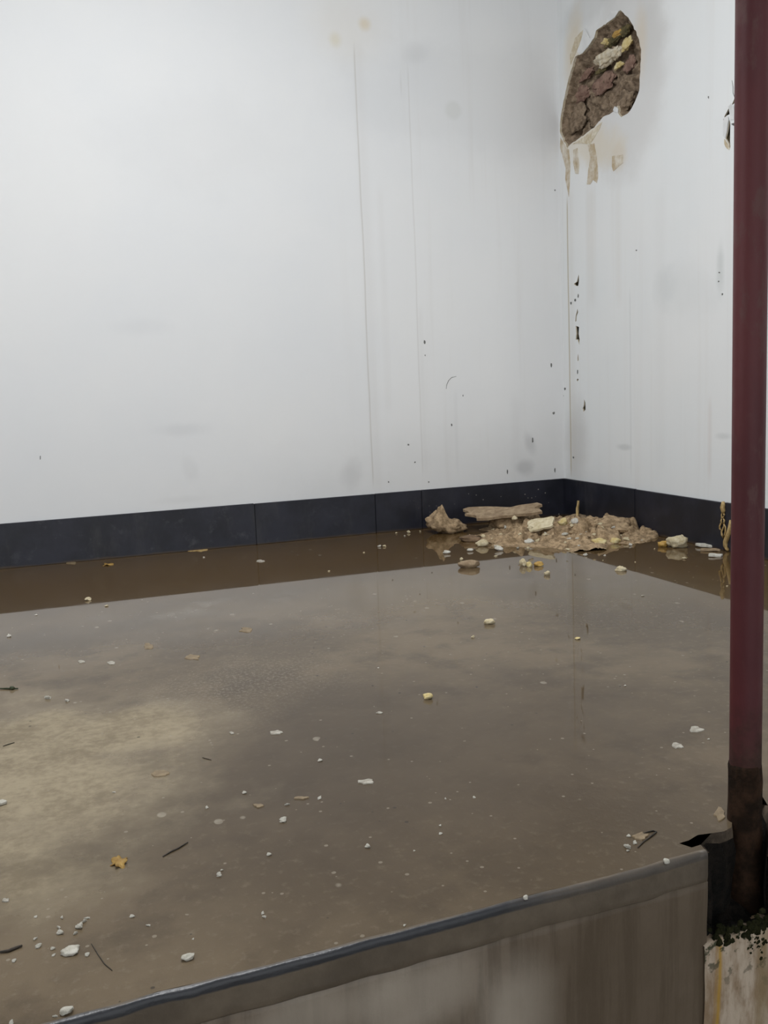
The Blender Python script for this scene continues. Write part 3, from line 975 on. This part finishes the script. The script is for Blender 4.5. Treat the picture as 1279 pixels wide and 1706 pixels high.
LX, LY = 0.4, 1.9
lamp = empty('ceiling_lamp', (LX, LY, ZC))
bm = bmesh.new()
box_bm(bm, (LX - 0.62, LY - 0.32, 2.95), (LX + 0.62, LY + 0.32, ZC - 0.001))
bm_obj('lamp_housing', bm, MAT['frame'], lamp)
bm = bmesh.new()
for a, b in [((-0.62, -0.32), (0.62, -0.29)), ((-0.62, 0.29), (0.62, 0.32)), ((-0.62, -0.29), (-0.59, 0.29)), ((0.59, -0.29), (0.62, 0.29))]:
    box_bm(bm, (LX + a[0], LY + a[1], 2.93), (LX + b[0], LY + b[1], 2.95))
bm_obj('lamp_rim', bm, MAT['frame'], lamp)
tag(lamp, 'flat white ceiling lamp above the landing', 'lamp')

# ------------------------------------------------------------------ red pipe
PX, PY, PR = 0.9094, 1.055, 0.0222
post = empty('red_pipe', (PX, PY, -0.10))
def lathe(name, prof, mat, parent, seg=40, jit=0.0):
    vv, ff = [], []
    for (r, z) in prof:
        for j in range(seg):
            a = 2 * math.pi * j / seg
            rr = r + jit * noise.noise(Vector((math.cos(a) * 2.5, math.sin(a) * 2.5, z * 35)))
            vv.append((PX + rr * math.cos(a), PY + rr * math.sin(a), z))
    for i in range(len(prof) - 1):
        for j in range(seg):
            ff.append((i * seg + j, i * seg + (j + 1) % seg, (i + 1) * seg + (j + 1) % seg, (i + 1) * seg + j))
    ff.append(tuple(range(seg))[::-1])
    ff.append(tuple(range((len(prof) - 1) * seg, len(prof) * seg)))
    return mesh_obj(name, vv, ff, mat, parent, True)
lathe('pipe_shaft', [(PR, -0.16 + (ZC - 0.001 + 0.16) * i / 80) for i in range(81)], MAT['pipe'], post)
lathe('grime_sleeve', [(PR + 0.0002, 0.088), (PR + 0.0012, 0.084), (PR + 0.0016, 0.06), (PR + 0.001, 0.03), (PR + 0.002, 0.0), (PR + 0.003, -0.04), (PR + 0.004, -0.08), (PR + 0.010, -0.15)], MAT['sleeve'], post, jit=0.0022)
tag(post, 'dark red painted vertical pipe with rusty foot at the landing edge', 'pipe')

# ------------------------------------------------------------------ rubble by the corner
cen = at(938, 889)
RX, RY = 0.40, 0.44
ex = Vector((math.cos(facing(cen)), math.sin(facing(cen)), 0))
ey = Vector((-ex.y, ex.x, 0))
STONES = []
_r = random.Random(5)
for _ in range(70):
    STONES.append((_r.gauss(0, 0.42), _r.gauss(0, 0.42), _r.uniform(0.018, 0.055), _r.uniform(0.3, 1.0), _r.uniform(-0.5, 0.5), _r.uniform(-0.5, 0.5)))
def heap_h(a, b):
    p = Vector((a * RX, b * RY, 0))
    r = math.sqrt(a * a + b * b) * (1 + 0.22 * noise.noise(p * 5) + 0.22 * noise.noise(p * 13 + Vector((7, 0, 0)))) + 0.06
    if r >= 1:
        return -0.004
    env = (1 - r * r) ** 0.8
    h = 0.040 * env * (0.6 + 0.6 * noise.noise(p * 6 + Vector((3, 1, 0))) + 0.4 * noise.noise(p * 14))
    st = 0.0
    for (sa, sb, sr, sh, tx, ty) in STONES:
        dx, dy = p.x - sa * RX, p.y - sb * RY
        q = (abs(dx) ** 3 + abs(dy) ** 3) ** (1 / 3) / sr
        if q < 1:
            st = max(st, min(1.0, (1 - q) * 4) * (sr * 0.75 * sh + dx * tx + dy * ty))
    e4 = env ** 0.4
    return max(-0.004, h + st * e4 + 0.012 * e4 * noise.noise(p * 38) + 0.008 * e4 * abs(noise.noise(p * 90)) - 0.002)
def heap_z(p):
    d = Vector((p[0], p[1], 0)) - Vector((cen.x, cen.y, 0))
    return max(0.0, heap_h(d.dot(ex) / RX, d.dot(ey) / RY))
NX = 170
vv, ff, idx = [], [], {}
for i in range(NX + 1):
    for j in range(NX + 1):
        a, b = -1 + 2 * i / NX, -1 + 2 * j / NX
        p = cen + ex * a * RX + ey * b * RY
        if a * a + b * b <= 1.02 and p.x < X - 0.013 and p.y < D - 0.013:
            idx[(i, j)] = len(vv)
            vv.append((p.x, p.y, heap_h(a, b)))
for i in range(NX):
    for j in range(NX):
        q = [(i, j), (i + 1, j), (i + 1, j + 1), (i, j + 1)]
        if all(t in idx for t in q):
            ff.append([idx[t] for t in q])
heap = mesh_obj('rubble_heap', vv, ff, MAT['tan'], None, False)
tag(heap, 'low spread of crumbled tan mortar rubble in the wall corner', 'rubble', kind='stuff')

def lobe1(c):
    c = c.copy()
    t = max(0.0, min(1.0, (c.x + 0.25) / 0.5))
    t = t * t * (3 - 2 * t)
    c.z = (c.z + 1) * (1.35 - 0.62 * t) - 1
    c.x *= 1.15
    return c
rock('mortar_chunk', 744, 891, 72, 49, MAT['tan'], 21, 'large rough tan mortar chunk leaning by the skirting', 'rubble chunk', None, 0, 0.75, 4, 0.34, lobes=lobe1)
def on_heap(u, v):
    z = 0.0
    for _ in range(6):
        z = heap_z(at(u, v, z))
    return z
plate('mortar_slab', 840, 852, 112, 0.13, 0.016, MAT['tan_pale'], 31, 0.080, (0.22, -0.06), 0.006, 'long thin tan slab lying raised against the back skirting', 'rubble slab', notch=0.34)
rock('mortar_chunk', 846, 884, 66, 26, MAT['tan'], 33, 'broad tan mortar block under the long thin slab', 'rubble chunk', depth=0.6, rough=0.25, z=0.0)
rock('mortar_chunk', 800, 868, 26, 14, MAT['white_lump'], 36, 'grey-white plaster wedge between large chunk and slab', 'rubble chunk', depth=0.8, sub=2)
z = on_heap(901, 880)
plate('plaster_slab', 901, 873, 40, 0.09, 0.012, MAT['cream_lump'], 41, z + 0.035, (0.35, -0.22), 0.0, 'cream plaster flake tilted on top of the rubble', 'plaster piece')
rock('mortar_chunk', 902, 888, 36, 18, MAT['brown'], 42, 'brown mortar lump under the tilted cream flake', 'rubble chunk', z=on_heap(902, 888), depth=0.8)
rock('mortar_chunk', 921, 900, 44, 20, MAT['tan'], 43, 'angular tan mortar piece at the front of the rubble', 'rubble chunk', z=on_heap(921, 899) * 0.6, depth=0.7, facets=8)
rock('mortar_chunk', 931, 904, 15, 8, MAT['tan_pale'], 44, 'small pale tan bit before the rubble front', 'rubble chunk', depth=0.7, sub=2)
rock('mortar_chunk', 1000, 882, 44, 16, MAT['tan'], 45, 'tan mortar slab piece on the right of the rubble', 'rubble chunk', z=on_heap(1000, 884) * 0.7, depth=0.8, facets=8)
plate('mortar_slab', 1026, 873, 46, 0.13, 0.016, MAT['tan'], 46, 0.045, (0.30, 0.18), -0.006, 'tan broken slab leaning at the right end of the rubble', 'rubble slab')
rock('mortar_chunk', 1004, 893, 60, 12, MAT['brown'], 47, 'flat brown mortar piece behind the cream blocks in water', 'rubble chunk', depth=0.6)
rock('mortar_chunk', 962, 868, 40, 12, MAT['tan_pale'], 48, 'pale tan lump in the deepest wall corner', 'rubble chunk', z=on_heap(962, 868) * 0.7, depth=0.7)
rock('mortar_chunk', 960, 897, 50, 14, MAT['tan'], 49, 'wide tan lump in the middle front of the rubble', 'rubble chunk', z=0.004, depth=0.7)
rock('mortar_chunk', 880, 868, 30, 11, MAT['tan'], 50, 'tan crumb beside the right end of the long slab', 'rubble chunk', z=on_heap(880, 868) * 0.7, depth=0.7)
rock('plaster_block', 937, 876, 18, 13, MAT['yellow_lump'], 51, 'square cream-yellow plaster block on top of the rubble', 'plaster piece', z=on_heap(937, 876), depth=0.8, facets=8)
rock('plaster_block', 957, 873, 12, 10, MAT['white_lump'], 52, 'white plaster bit right of the square cream block', 'plaster piece', z=on_heap(957, 873), sub=2)
rock('plaster_block', 966, 874, 9, 9, MAT['white_lump'], 53, 'white plaster crumb on the rubble, nearest the corner splinter', 'plaster piece', z=on_heap(966, 874), sub=2)
rock('plaster_block', 1000, 887, 14, 11, MAT['cream_lump'], 54, 'cream crumb tucked beneath the right leaning slab', 'plaster piece', z=on_heap(1000, 887), sub=2)
rock('plaster_block', 997, 909, 27, 12, MAT['yellow_lump'], 55, 'wedge shaped cream block standing in water before the rubble', 'plaster piece', depth=0.7, facets=7)
rock('plaster_block', 1024, 906, 20, 10, MAT['yellow_lump'], 56, 'yellowish wet plaster lump beside the wedge shaped block', 'plaster piece', depth=0.7)
rock('plaster_block', 882, 908, 18, 10, MAT['white_lump'], 57, 'whitest foam fragment at the rubble front', 'plaster piece', depth=0.7)
rock('plaster_block', 899, 906, 17, 8, MAT['cream_lump'], 58, 'cream fragment touching the whitest foam fragment', 'plaster piece', depth=0.7)
rock('plaster_block', 856, 897, 18, 7, MAT['white_lump'], 59, 'flat white plaster bit left of the foam fragment', 'plaster piece', depth=0.7)
rock('plaster_block', 861, 887, 9, 9, MAT['white_lump'], 60, 'upright white crumb before the tan block', 'plaster piece', sub=2)
rock('plaster_block', 872, 896, 14, 8, MAT['cream_lump'], 61, 'cream crumb between white bit and foam fragment', 'plaster piece', sub=2)
rock('plaster_block', 857, 866, 10, 7, MAT['cream_lump'], 62, 'round cream crumb on the tan block below the slab', 'plaster piece', z=0.065, sub=2)
rock('plaster_block', 803, 911, 23, 12, MAT['cream_lump'], 63, 'cream lump with a tail in the puddle beside rubble', 'plaster piece', depth=0.6)
rock('plaster_block', 831, 918, 15, 8, MAT['white_lump'], 64, 'white lump in the puddle right of the tailed lump', 'plaster piece', depth=0.7)
rock('plaster_block', 744, 923, 13, 6, MAT['white_lump'], 65, 'white crumb in the puddle before the large chunk', 'plaster piece', depth=0.7, sub=2)
rock('plaster_block', 783, 919, 11, 5, MAT['white_lump'], 66, 'small white crumb left of the tailed lump', 'plaster piece', depth=0.7, sub=2)
rock('plaster_block', 805, 896, 8, 6, MAT['cream_lump'], 67, 'cream crumb on the submerged tan patch', 'plaster piece', sub=2)
rock('mortar_chunk', 783, 903, 38, 9, MAT['brown'], 68, 'half sunken tan mortar piece before the large chunk', 'rubble chunk', depth=0.9)
rock('mortar_piece', 781, 947, 37, 13, MAT['tan_pale'], 71, 'flat tan mortar flake alone on the wet floor', 'rubble chunk', depth=0.5, facets=8, rough=0.15)
pc = at(876, 944)
rock('plaster_block', 871, 944, 13, 13, MAT['cream_lump'], 72, 'left cream lump of the popcorn-like pair on the floor', 'plaster piece', depth=0.8)
rock('plaster_block', 882, 945, 11, 9, MAT['yellow_lump'], 73, 'right cream lump of the popcorn-like pair on the floor', 'plaster piece', depth=0.8)
rock('mortar_piece', 897, 944, 17, 8, MAT['ochre'], 74, 'small orange-tan piece right of the popcorn-like pair', 'rubble chunk', depth=0.7)
rock('plaster_block', 911, 959, 11, 8, MAT['cream_lump'], 75, 'single cream crumb below the orange-tan piece', 'plaster piece', depth=0.8)
rock('plaster_block', 1034, 952, 20, 8, MAT['cream_lump'], 76, 'cream crumb right of the mirrored wall corner', 'plaster piece', depth=0.7)
foam = empty('foam_lump', at(1120, 914))
bpy.context.view_layer.update()
for (u, v, w, h, m_, sd, nm) in [(1127, 914, 36, 21, 'cream_lump', 81, 'foam_body'), (1105, 912, 19, 10, 'ochre', 82, 'wet_end'), (1137, 911, 16, 20, 'cream_lump', 83, 'foam_tuft')]:
    o = rock(nm, u, v, w, h, MAT[m_], sd, depth=0.7, rough=0.4)
    bpy.context.view_layer.update()
    mw = o.matrix_world.copy()
    o.parent = foam
    o.matrix_parent_inverse = foam.matrix_world.inverted()
tag(foam, 'ragged cream foam lump with ochre end near the red pipe', 'foam')
plate('plaster_strip', 1180, 909, 42, 0.035, 0.010, MAT['white_lump'], 84, 0.006, (0, 0.06), 0, 'long whitish plaster strip beside the right skirting', 'plaster piece')
plate('plaster_strip', 1183, 916, 30, 0.02, 0.008, MAT['tan_pale'], 85, 0.005, (0, 0), 0, 'tan plaster strip in front of the long whitish strip', 'plaster piece')
plate('plaster_strip', 1191, 925, 22, 0.03, 0.008, MAT['white_lump'], 86, 0.005, (0, 0.05), 0, 'short white plaster strip nearest the red pipe', 'plaster piece')
rock('plaster_block', 815, 1041, 20, 9, MAT['cream_lump'], 91, 'pointed cream flake lying on the middle of the floor', 'plaster piece', depth=0.6)
rock('plaster_block', 713, 1166, 17, 10, MAT['yellow_lump'], 92, 'rounded yellowish crumb alone in the floor centre', 'plaster piece', depth=0.8)
rock('plaster_block', 962, 1066, 10, 4, MAT['yellow_lump'], 93, 'tiny yellow flake by the mirrored drip line', 'plaster piece', sub=2)
rock('plaster_block', 1110, 1440, 11, 8, MAT['dull_white'], 94, 'white pebble-like crumb near the nosing beside the pipe', 'plaster piece', depth=0.8, sub=2)
rock('plaster_block', 313, 1602, 23, 10, MAT['dull_white'], 95, 'lone white plaster chip near the front edge', 'plaster piece', depth=0.8)
rock('plaster_block', 118, 1593, 32, 9, MAT['dull_white'], 96, 'largest white chip of the cluster at lower left', 'plaster piece', depth=0.9)
rock('plaster_block', 112, 1693, 24, 12, MAT['dull_white'], 97, 'white chip on the nosing at the lower left', 'plaster piece', depth=0.7)
rock('plaster_block', 875, 1500, 8, 8, MAT['white_lump'], 98, 'white crumb sitting on the middle of the nosing', 'plaster piece', sub=2)
rock('plaster_block', 2, 1343, 20, 8, MAT['dull_white'], 99, 'pinkish white chip on the dry patch at frame edge', 'plaster piece', depth=0.8)
# wooden splinter in the corner
tube('splinter', [at(961, 862, 0.05) + Vector((0, 0, 0.001)), onr(962, 848, X - 0.05), onr(963, 834, X - 0.045)], 0.0085, MAT['strand'])
tag(bpy.data.objects['splinter'], 'upright tan splinter standing in the wall corner', 'splinter')

# crumbs around the rubble
random.seed(77)
k = 0
tries = 0
small = [rock_mesh('plaster_crumb', 1, 0.9, 0.9, 200 + i, 2, 0.6, 9) for i in range(6)]
for i, m_ in enumerate(small):
    m_.materials.append(MAT[('cream_lump', 'dull_white', 'tan_pale', 'cream_lump', 'white_lump', 'tan')[i]])
def crumb(p, size, label, cat, group, which=None):
    o = bpy.data.objects.new('plaster_crumb', random.choice(small) if which is None else small[which])
    COL.objects.link(o)
    o.location = p
    o.scale = (size * random.uniform(0.9, 1.35), size * random.uniform(0.6, 1), size * random.uniform(0.35, 0.75))
    o.rotation_euler = (0, 0, random.uniform(0, 6.28))
    return tag(o, label, cat, group)
while k < 90:
    u, v = random.gauss(935, 62), random.gauss(888, 12)
    if not (815 < u < 1075):
        continue
    z = on_heap(u, v)
    p = at(u, v, z)
    if p.y > D - 0.03 or p.x > X - 0.03:
        continue
    crumb((p.x, p.y, z + 0.001), random.uniform(0.010, 0.023) * (1.0 if k % 5 else 1.35), ('small pale crumb on the left half of the corner rubble' if u < 935 else 'small pale crumb on the right half of the corner rubble'), 'crumb', ('crumbs on the left rubble' if u < 935 else 'crumbs on the right rubble'), random.choice((0, 1, 2, 3, 4)))
    k += 1
for (u, v, w) in [(1070, 884, 8), (1062, 888, 9), (1055, 884, 10), (1076, 890, 6), (1092, 890, 5), (1101, 893, 5), (1110, 893, 4), (1045, 893, 7)]:
    crumb(at(u, v), w * mpp(at(u, v)) * 1.2, 'pale crumb in the row along the right skirting', 'crumb', 'crumbs along the right skirting', random.choice((0, 2)))
for (u, v, w) in [(632, 911, 6), (640, 911, 5), (660, 889, 8), (681, 888, 7), (674, 893, 3), (606, 921, 3), (700, 886, 4), (768, 933, 7), (826, 927, 6), (975, 926, 8), (1007, 926, 5),
                  (1004, 934, 4), (1050, 909, 7), (1070, 901, 6), (1058, 937, 4), (1090, 915, 4), (1070, 993, 6), (1140, 931, 8), (1211, 977, 4), (862, 914, 8), (880, 914, 6), (340, 929, 4),
                  (60, 1025, 6), (177, 1010, 8), (148, 1000, 12), (15, 1061, 8), (548, 952, 4), (788, 1062, 7), (1041, 1143, 5), (630, 1113, 4)]:
    if v > 1040:
        lab, grp = 'tiny pale crumb on the mirrored wall, middle of floor', 'crumbs in mid floor'
    elif u < 400:
        lab, grp = 'tiny pale crumb in the water at the far left', 'crumbs at the far left'
    elif u < 720:
        lab, grp = 'tiny pale crumb in the water left of the large chunk', 'crumbs left of the large chunk'
    elif u < 900:
        lab, grp = 'tiny pale crumb in the water before the tan block', 'crumbs before the tan block'
    else:
        lab, grp = 'tiny pale crumb in the water right of the mirrored corner', 'crumbs right of the mirrored corner'
    crumb(at(u, v), w * mpp(at(u, v)), lab, 'crumb', grp, random.choice((0, 1, 3, 4)))
for (u, v, w) in [(533, 1330, 9), (473, 1368, 12), (478, 1341, 8), (533, 1268, 8), (366, 1459, 10), (369, 1450, 6), (448, 1425, 7), (612, 1412, 9), (220, 1528, 9), (247, 1542, 6), (322, 1565, 5),
                  (65, 1578, 9), (58, 1565, 7), (88, 1582, 8), (100, 1556, 12), (98, 1546, 8), (103, 1530, 7), (132, 1546, 14), (140, 1536, 10), (145, 1530, 8), (125, 1556, 9), (90, 1592, 6),
                  (146, 1592, 8), (24, 1602, 7), (440, 1528, 8), (438, 1522, 7), (60, 1528, 6), (345, 1346, 6), (1047, 1394, 8), (1045, 1412, 10), (1058, 1405, 8), (1045, 1418, 6), (733, 1376, 6),
                  (734, 1390, 7), (742, 1331, 5), (790, 1329, 6), (690, 1418, 4), (20, 1706, 10), (92, 1702, 8), (680, 1552, 6), (320, 1594, 4), (407, 1322, 8), (190, 1320, 5), (1180, 1232, 5), (80, 1164, 9), (112, 1168, 8)]:
    p = at(u, v)
    if p.y < lip(p.x) + 0.012:
        p.y = lip(p.x) + 0.014
    if u < 160 and v > 1520:
        lab, grp = 'small white crumb of the cluster at the lower left', 'crumbs of the lower left cluster'
    elif u > 1040 and v > 1380:
        lab, grp = 'small white crumb beside the dark wire loop', 'crumbs beside the wire loop'
    elif v < 1200:
        lab, grp = 'small white crumb above the dry sandy patch', 'crumbs above the dry patch'
    elif u < 660:
        lab, grp = 'small white crumb scattered right of the dry sandy patch', 'crumbs on the near floor'
    else:
        lab, grp = 'small white crumb on the bare near right floor', 'crumbs on the near right floor'
    crumb(p, w * mpp(p), lab, 'crumb', grp, 1)

# thin paint flakes stuck to the floor
def floor_flake(u, v, w, h, seed, mat, label, cat='paint flake', group=None, t=0.0016):
    rnd = random.Random(seed)
    k = 14
    c0 = at(u, v)
    pts = []
    for i in range(k):
        a = 2 * math.pi * i / k
        r = 0.72 + 0.5 * noise.noise(Vector((math.cos(a) * 1.8, math.sin(a) * 1.8, seed * 5.3)))
        q = at(u + w / 2 * r * math.cos(a), v + h / 2 * r * math.sin(a))
        pts.append(q - c0)
    vv = [(p.x, p.y, 0.0) for p in pts] + [(p.x * 0.92, p.y * 0.92, t) for p in pts] + [(0, 0, t * 1.3)]
    ff = [(i, (i + 1) % k, k + (i + 1) % k, k + i) for i in range(k)] + [(k + i, k + (i + 1) % k, 2 * k) for i in range(k)]
    o = mesh_obj('paint_flake', vv, ff, MAT[mat])
    o.location = (c0.x, c0.y, 0.0002)
    return tag(o, label, cat, group)
for i, (u, v, w, h, mat, lab) in enumerate([
    (1160, 1216, 34, 14, 'old_paint', 'upper white paint splat left of the pipe'),
    (1128, 1243, 28, 14, 'old_paint', 'lower white paint splat left of the pipe'),
    (136, 1103, 16, 7, 'old_paint', 'left white flake of the pair at mid left'),
    (185, 1105, 18, 7, 'old_paint', 'right white flake of the pair at mid left'),
    (410, 1050, 30, 11, 'flake_tan', 'rectangular tan flake on the wet floor'),
    (247, 1077, 20, 14, 'flake_tan', 'tan flake with dark bits left of centre'),
    (320, 1095, 38, 12, 'flake_tan', 'long tan flake nearest the dry patch'),
    (434, 935, 18, 5, 'old_paint', 'thin white sliver in the puddle by the back skirting'),
    (119, 938, 26, 7, 'flake_tan', 'tan sliver against the back skirting at left'),
    (330, 916, 52, 8, 'strand', 'rusty orange patch along the foot of back skirting'),
    (545, 892, 60, 6, 'strand', 'long rusty deposit along the foot of back skirting'),
    (460, 1221, 26, 8, 'old_paint', 'faint white scrape left of the floor centre'),
    (610, 1303, 40, 10, 'old_paint', 'thin white scrape below the floor centre'),
    (502, 1330, 30, 7, 'flake_tan', 'dull flake beside a round white crumb'),
    (430, 1343, 20, 9, 'flake_tan', 'dull pale flake left of the dull flake pair'),
    (268, 1290, 44, 14, 'flake_tan', 'pale crust at the edge of the dry patch'),
    (1066, 1394, 34, 16, 'flake_tan', 'grey-white flake inside the dark wire loop'),
    (632, 1188, 14, 4, 'old_paint', 'short white line on the floor centre'),
    (386, 1222, 10, 5, 'old_paint', 'small white dab above the twig'),
    (10, 1501, 16, 8, 'old_paint', 'white scuff at the left frame edge'),
    (1199, 1358, 26, 30, 'flake_tan', 'yellow-brown flake stuck beside the pipe foot')]):
    floor_flake(u, v, w, h, i + 1, mat, lab)

# leaves and twigs
def leaf(u, v, w, label, seed, petals=5):
    c0 = at(u, v)
    s = w * mpp(c0)
    k = petals * 6
    vv = [(0, 0, 0.004)]
    for i in range(k):
        a = 2 * math.pi * i / k
        r = s * (0.42 + 0.09 * math.cos(petals * a + seed) + 0.06 * math.cos(3 * a + seed * 2))
        vv.append((r * math.cos(a), r * math.sin(a) * 1.5, 0.002 + 0.003 * math.sin(a * 3 + seed)))
    vv += [(x, y, z - 0.0012) for x, y, z in vv]
    n0 = k + 1
    ff = []
    for i in range(k):
        a, b = 1 + i, 1 + (i + 1) % k
        ff += [(0, a, b), (n0, n0 + b, n0 + a), (a, n0 + a, n0 + b, b)]
    o = mesh_obj('dried_leaf', vv, ff, MAT['leaf'], None, True)
    o.location = (c0.x, c0.y, 0.0005)
    return tag(o, label, 'leaf')
leaf(180, 941, 18, 'small orange leaf by the back skirting', 1)
leaf(199, 1438, 30, 'crumpled orange-brown leaf on the near floor', 2, 7)
def twig(pts, r, mat, label, cat='twig'):
    P3 = [at(u, v, r * 0.9) for u, v in pts]
    o = tube('twig', P3, r, MAT[mat])
    return tag(o, label, cat)
twig([(271, 1427), (284, 1419), (297, 1413), (313, 1403)], 0.0013, 'twig', 'straight dark twig right of the orange-brown leaf')
twig([(0, 1147), (12, 1147), (30, 1147)], 0.0022, 'greentwig', 'short green stem at the left frame edge')
rock('bud', 21, 1150, 9, 6, MAT['greentwig'], 301, 'green bud on the short stem at left', 'bud', sub=2)
twig([(0, 1586), (14, 1584), (26, 1579), (37, 1575)], 0.0020, 'twig', 'dark twig at the lower left frame edge')
twig([(152, 1572), (163, 1590), (174, 1606), (187, 1617)], 0.0006, 'twig', 'hair-thin dark stalk below the white chip cluster')
twig([(1062, 1412), (1072, 1402), (1086, 1392), (1093, 1386), (1088, 1384), (1078, 1386), (1066, 1390)], 0.0013, 'twig', 'dark bent wire loop near the pipe', 'wire')
twig([(337, 1262), (344, 1264), (352, 1266)], 0.0008, 'twig', 'tiny dark sliver below the white dab')
twig([(5, 1243), (14, 1240), (24, 1237)], 0.0011, 'twig', 'dark speck-like stalk on the dry patch')

# strands hanging on the right skirting
st = empty('hanging_strand', onr(1204, 836, X - 0.016))
bpy.context.view_layer.update()
def skr(pts):
    return [onr(1040 + a / 5.351, 820 + b / 5.351, X - 0.018) for a, b in pts]
tube('strand_top', skr([(880, 84), (878, 110), (874, 135), (880, 165), (878, 190)]), 0.010, MAT['strand'], st)
for pts in ([(872, 180), (866, 200), (868, 225), (884, 225), (888, 200), (880, 180)], [(866, 235), (860, 255), (870, 280), (886, 275), (890, 250), (880, 232)],
            [(864, 265), (850, 300), (848, 325), (860, 335)], [(884, 275), (900, 310), (900, 350), (892, 385), (882, 405), (868, 380), (866, 350), (878, 325), (886, 300), (884, 280)]):
    tube('strand_loop', skr(pts), 0.0042, MAT['strand'], st)
tag(st, 'tan looped strand hanging down the black right skirting', 'strand')
o = tube('bent_strand', skr([(945, 250), (940, 300), (932, 350), (915, 400), (900, 440), (898, 475), (912, 505), (925, 520)]), 0.010, MAT['strand'])
tag(o, 'thicker tan curved strand half hidden behind the pipe', 'strand')
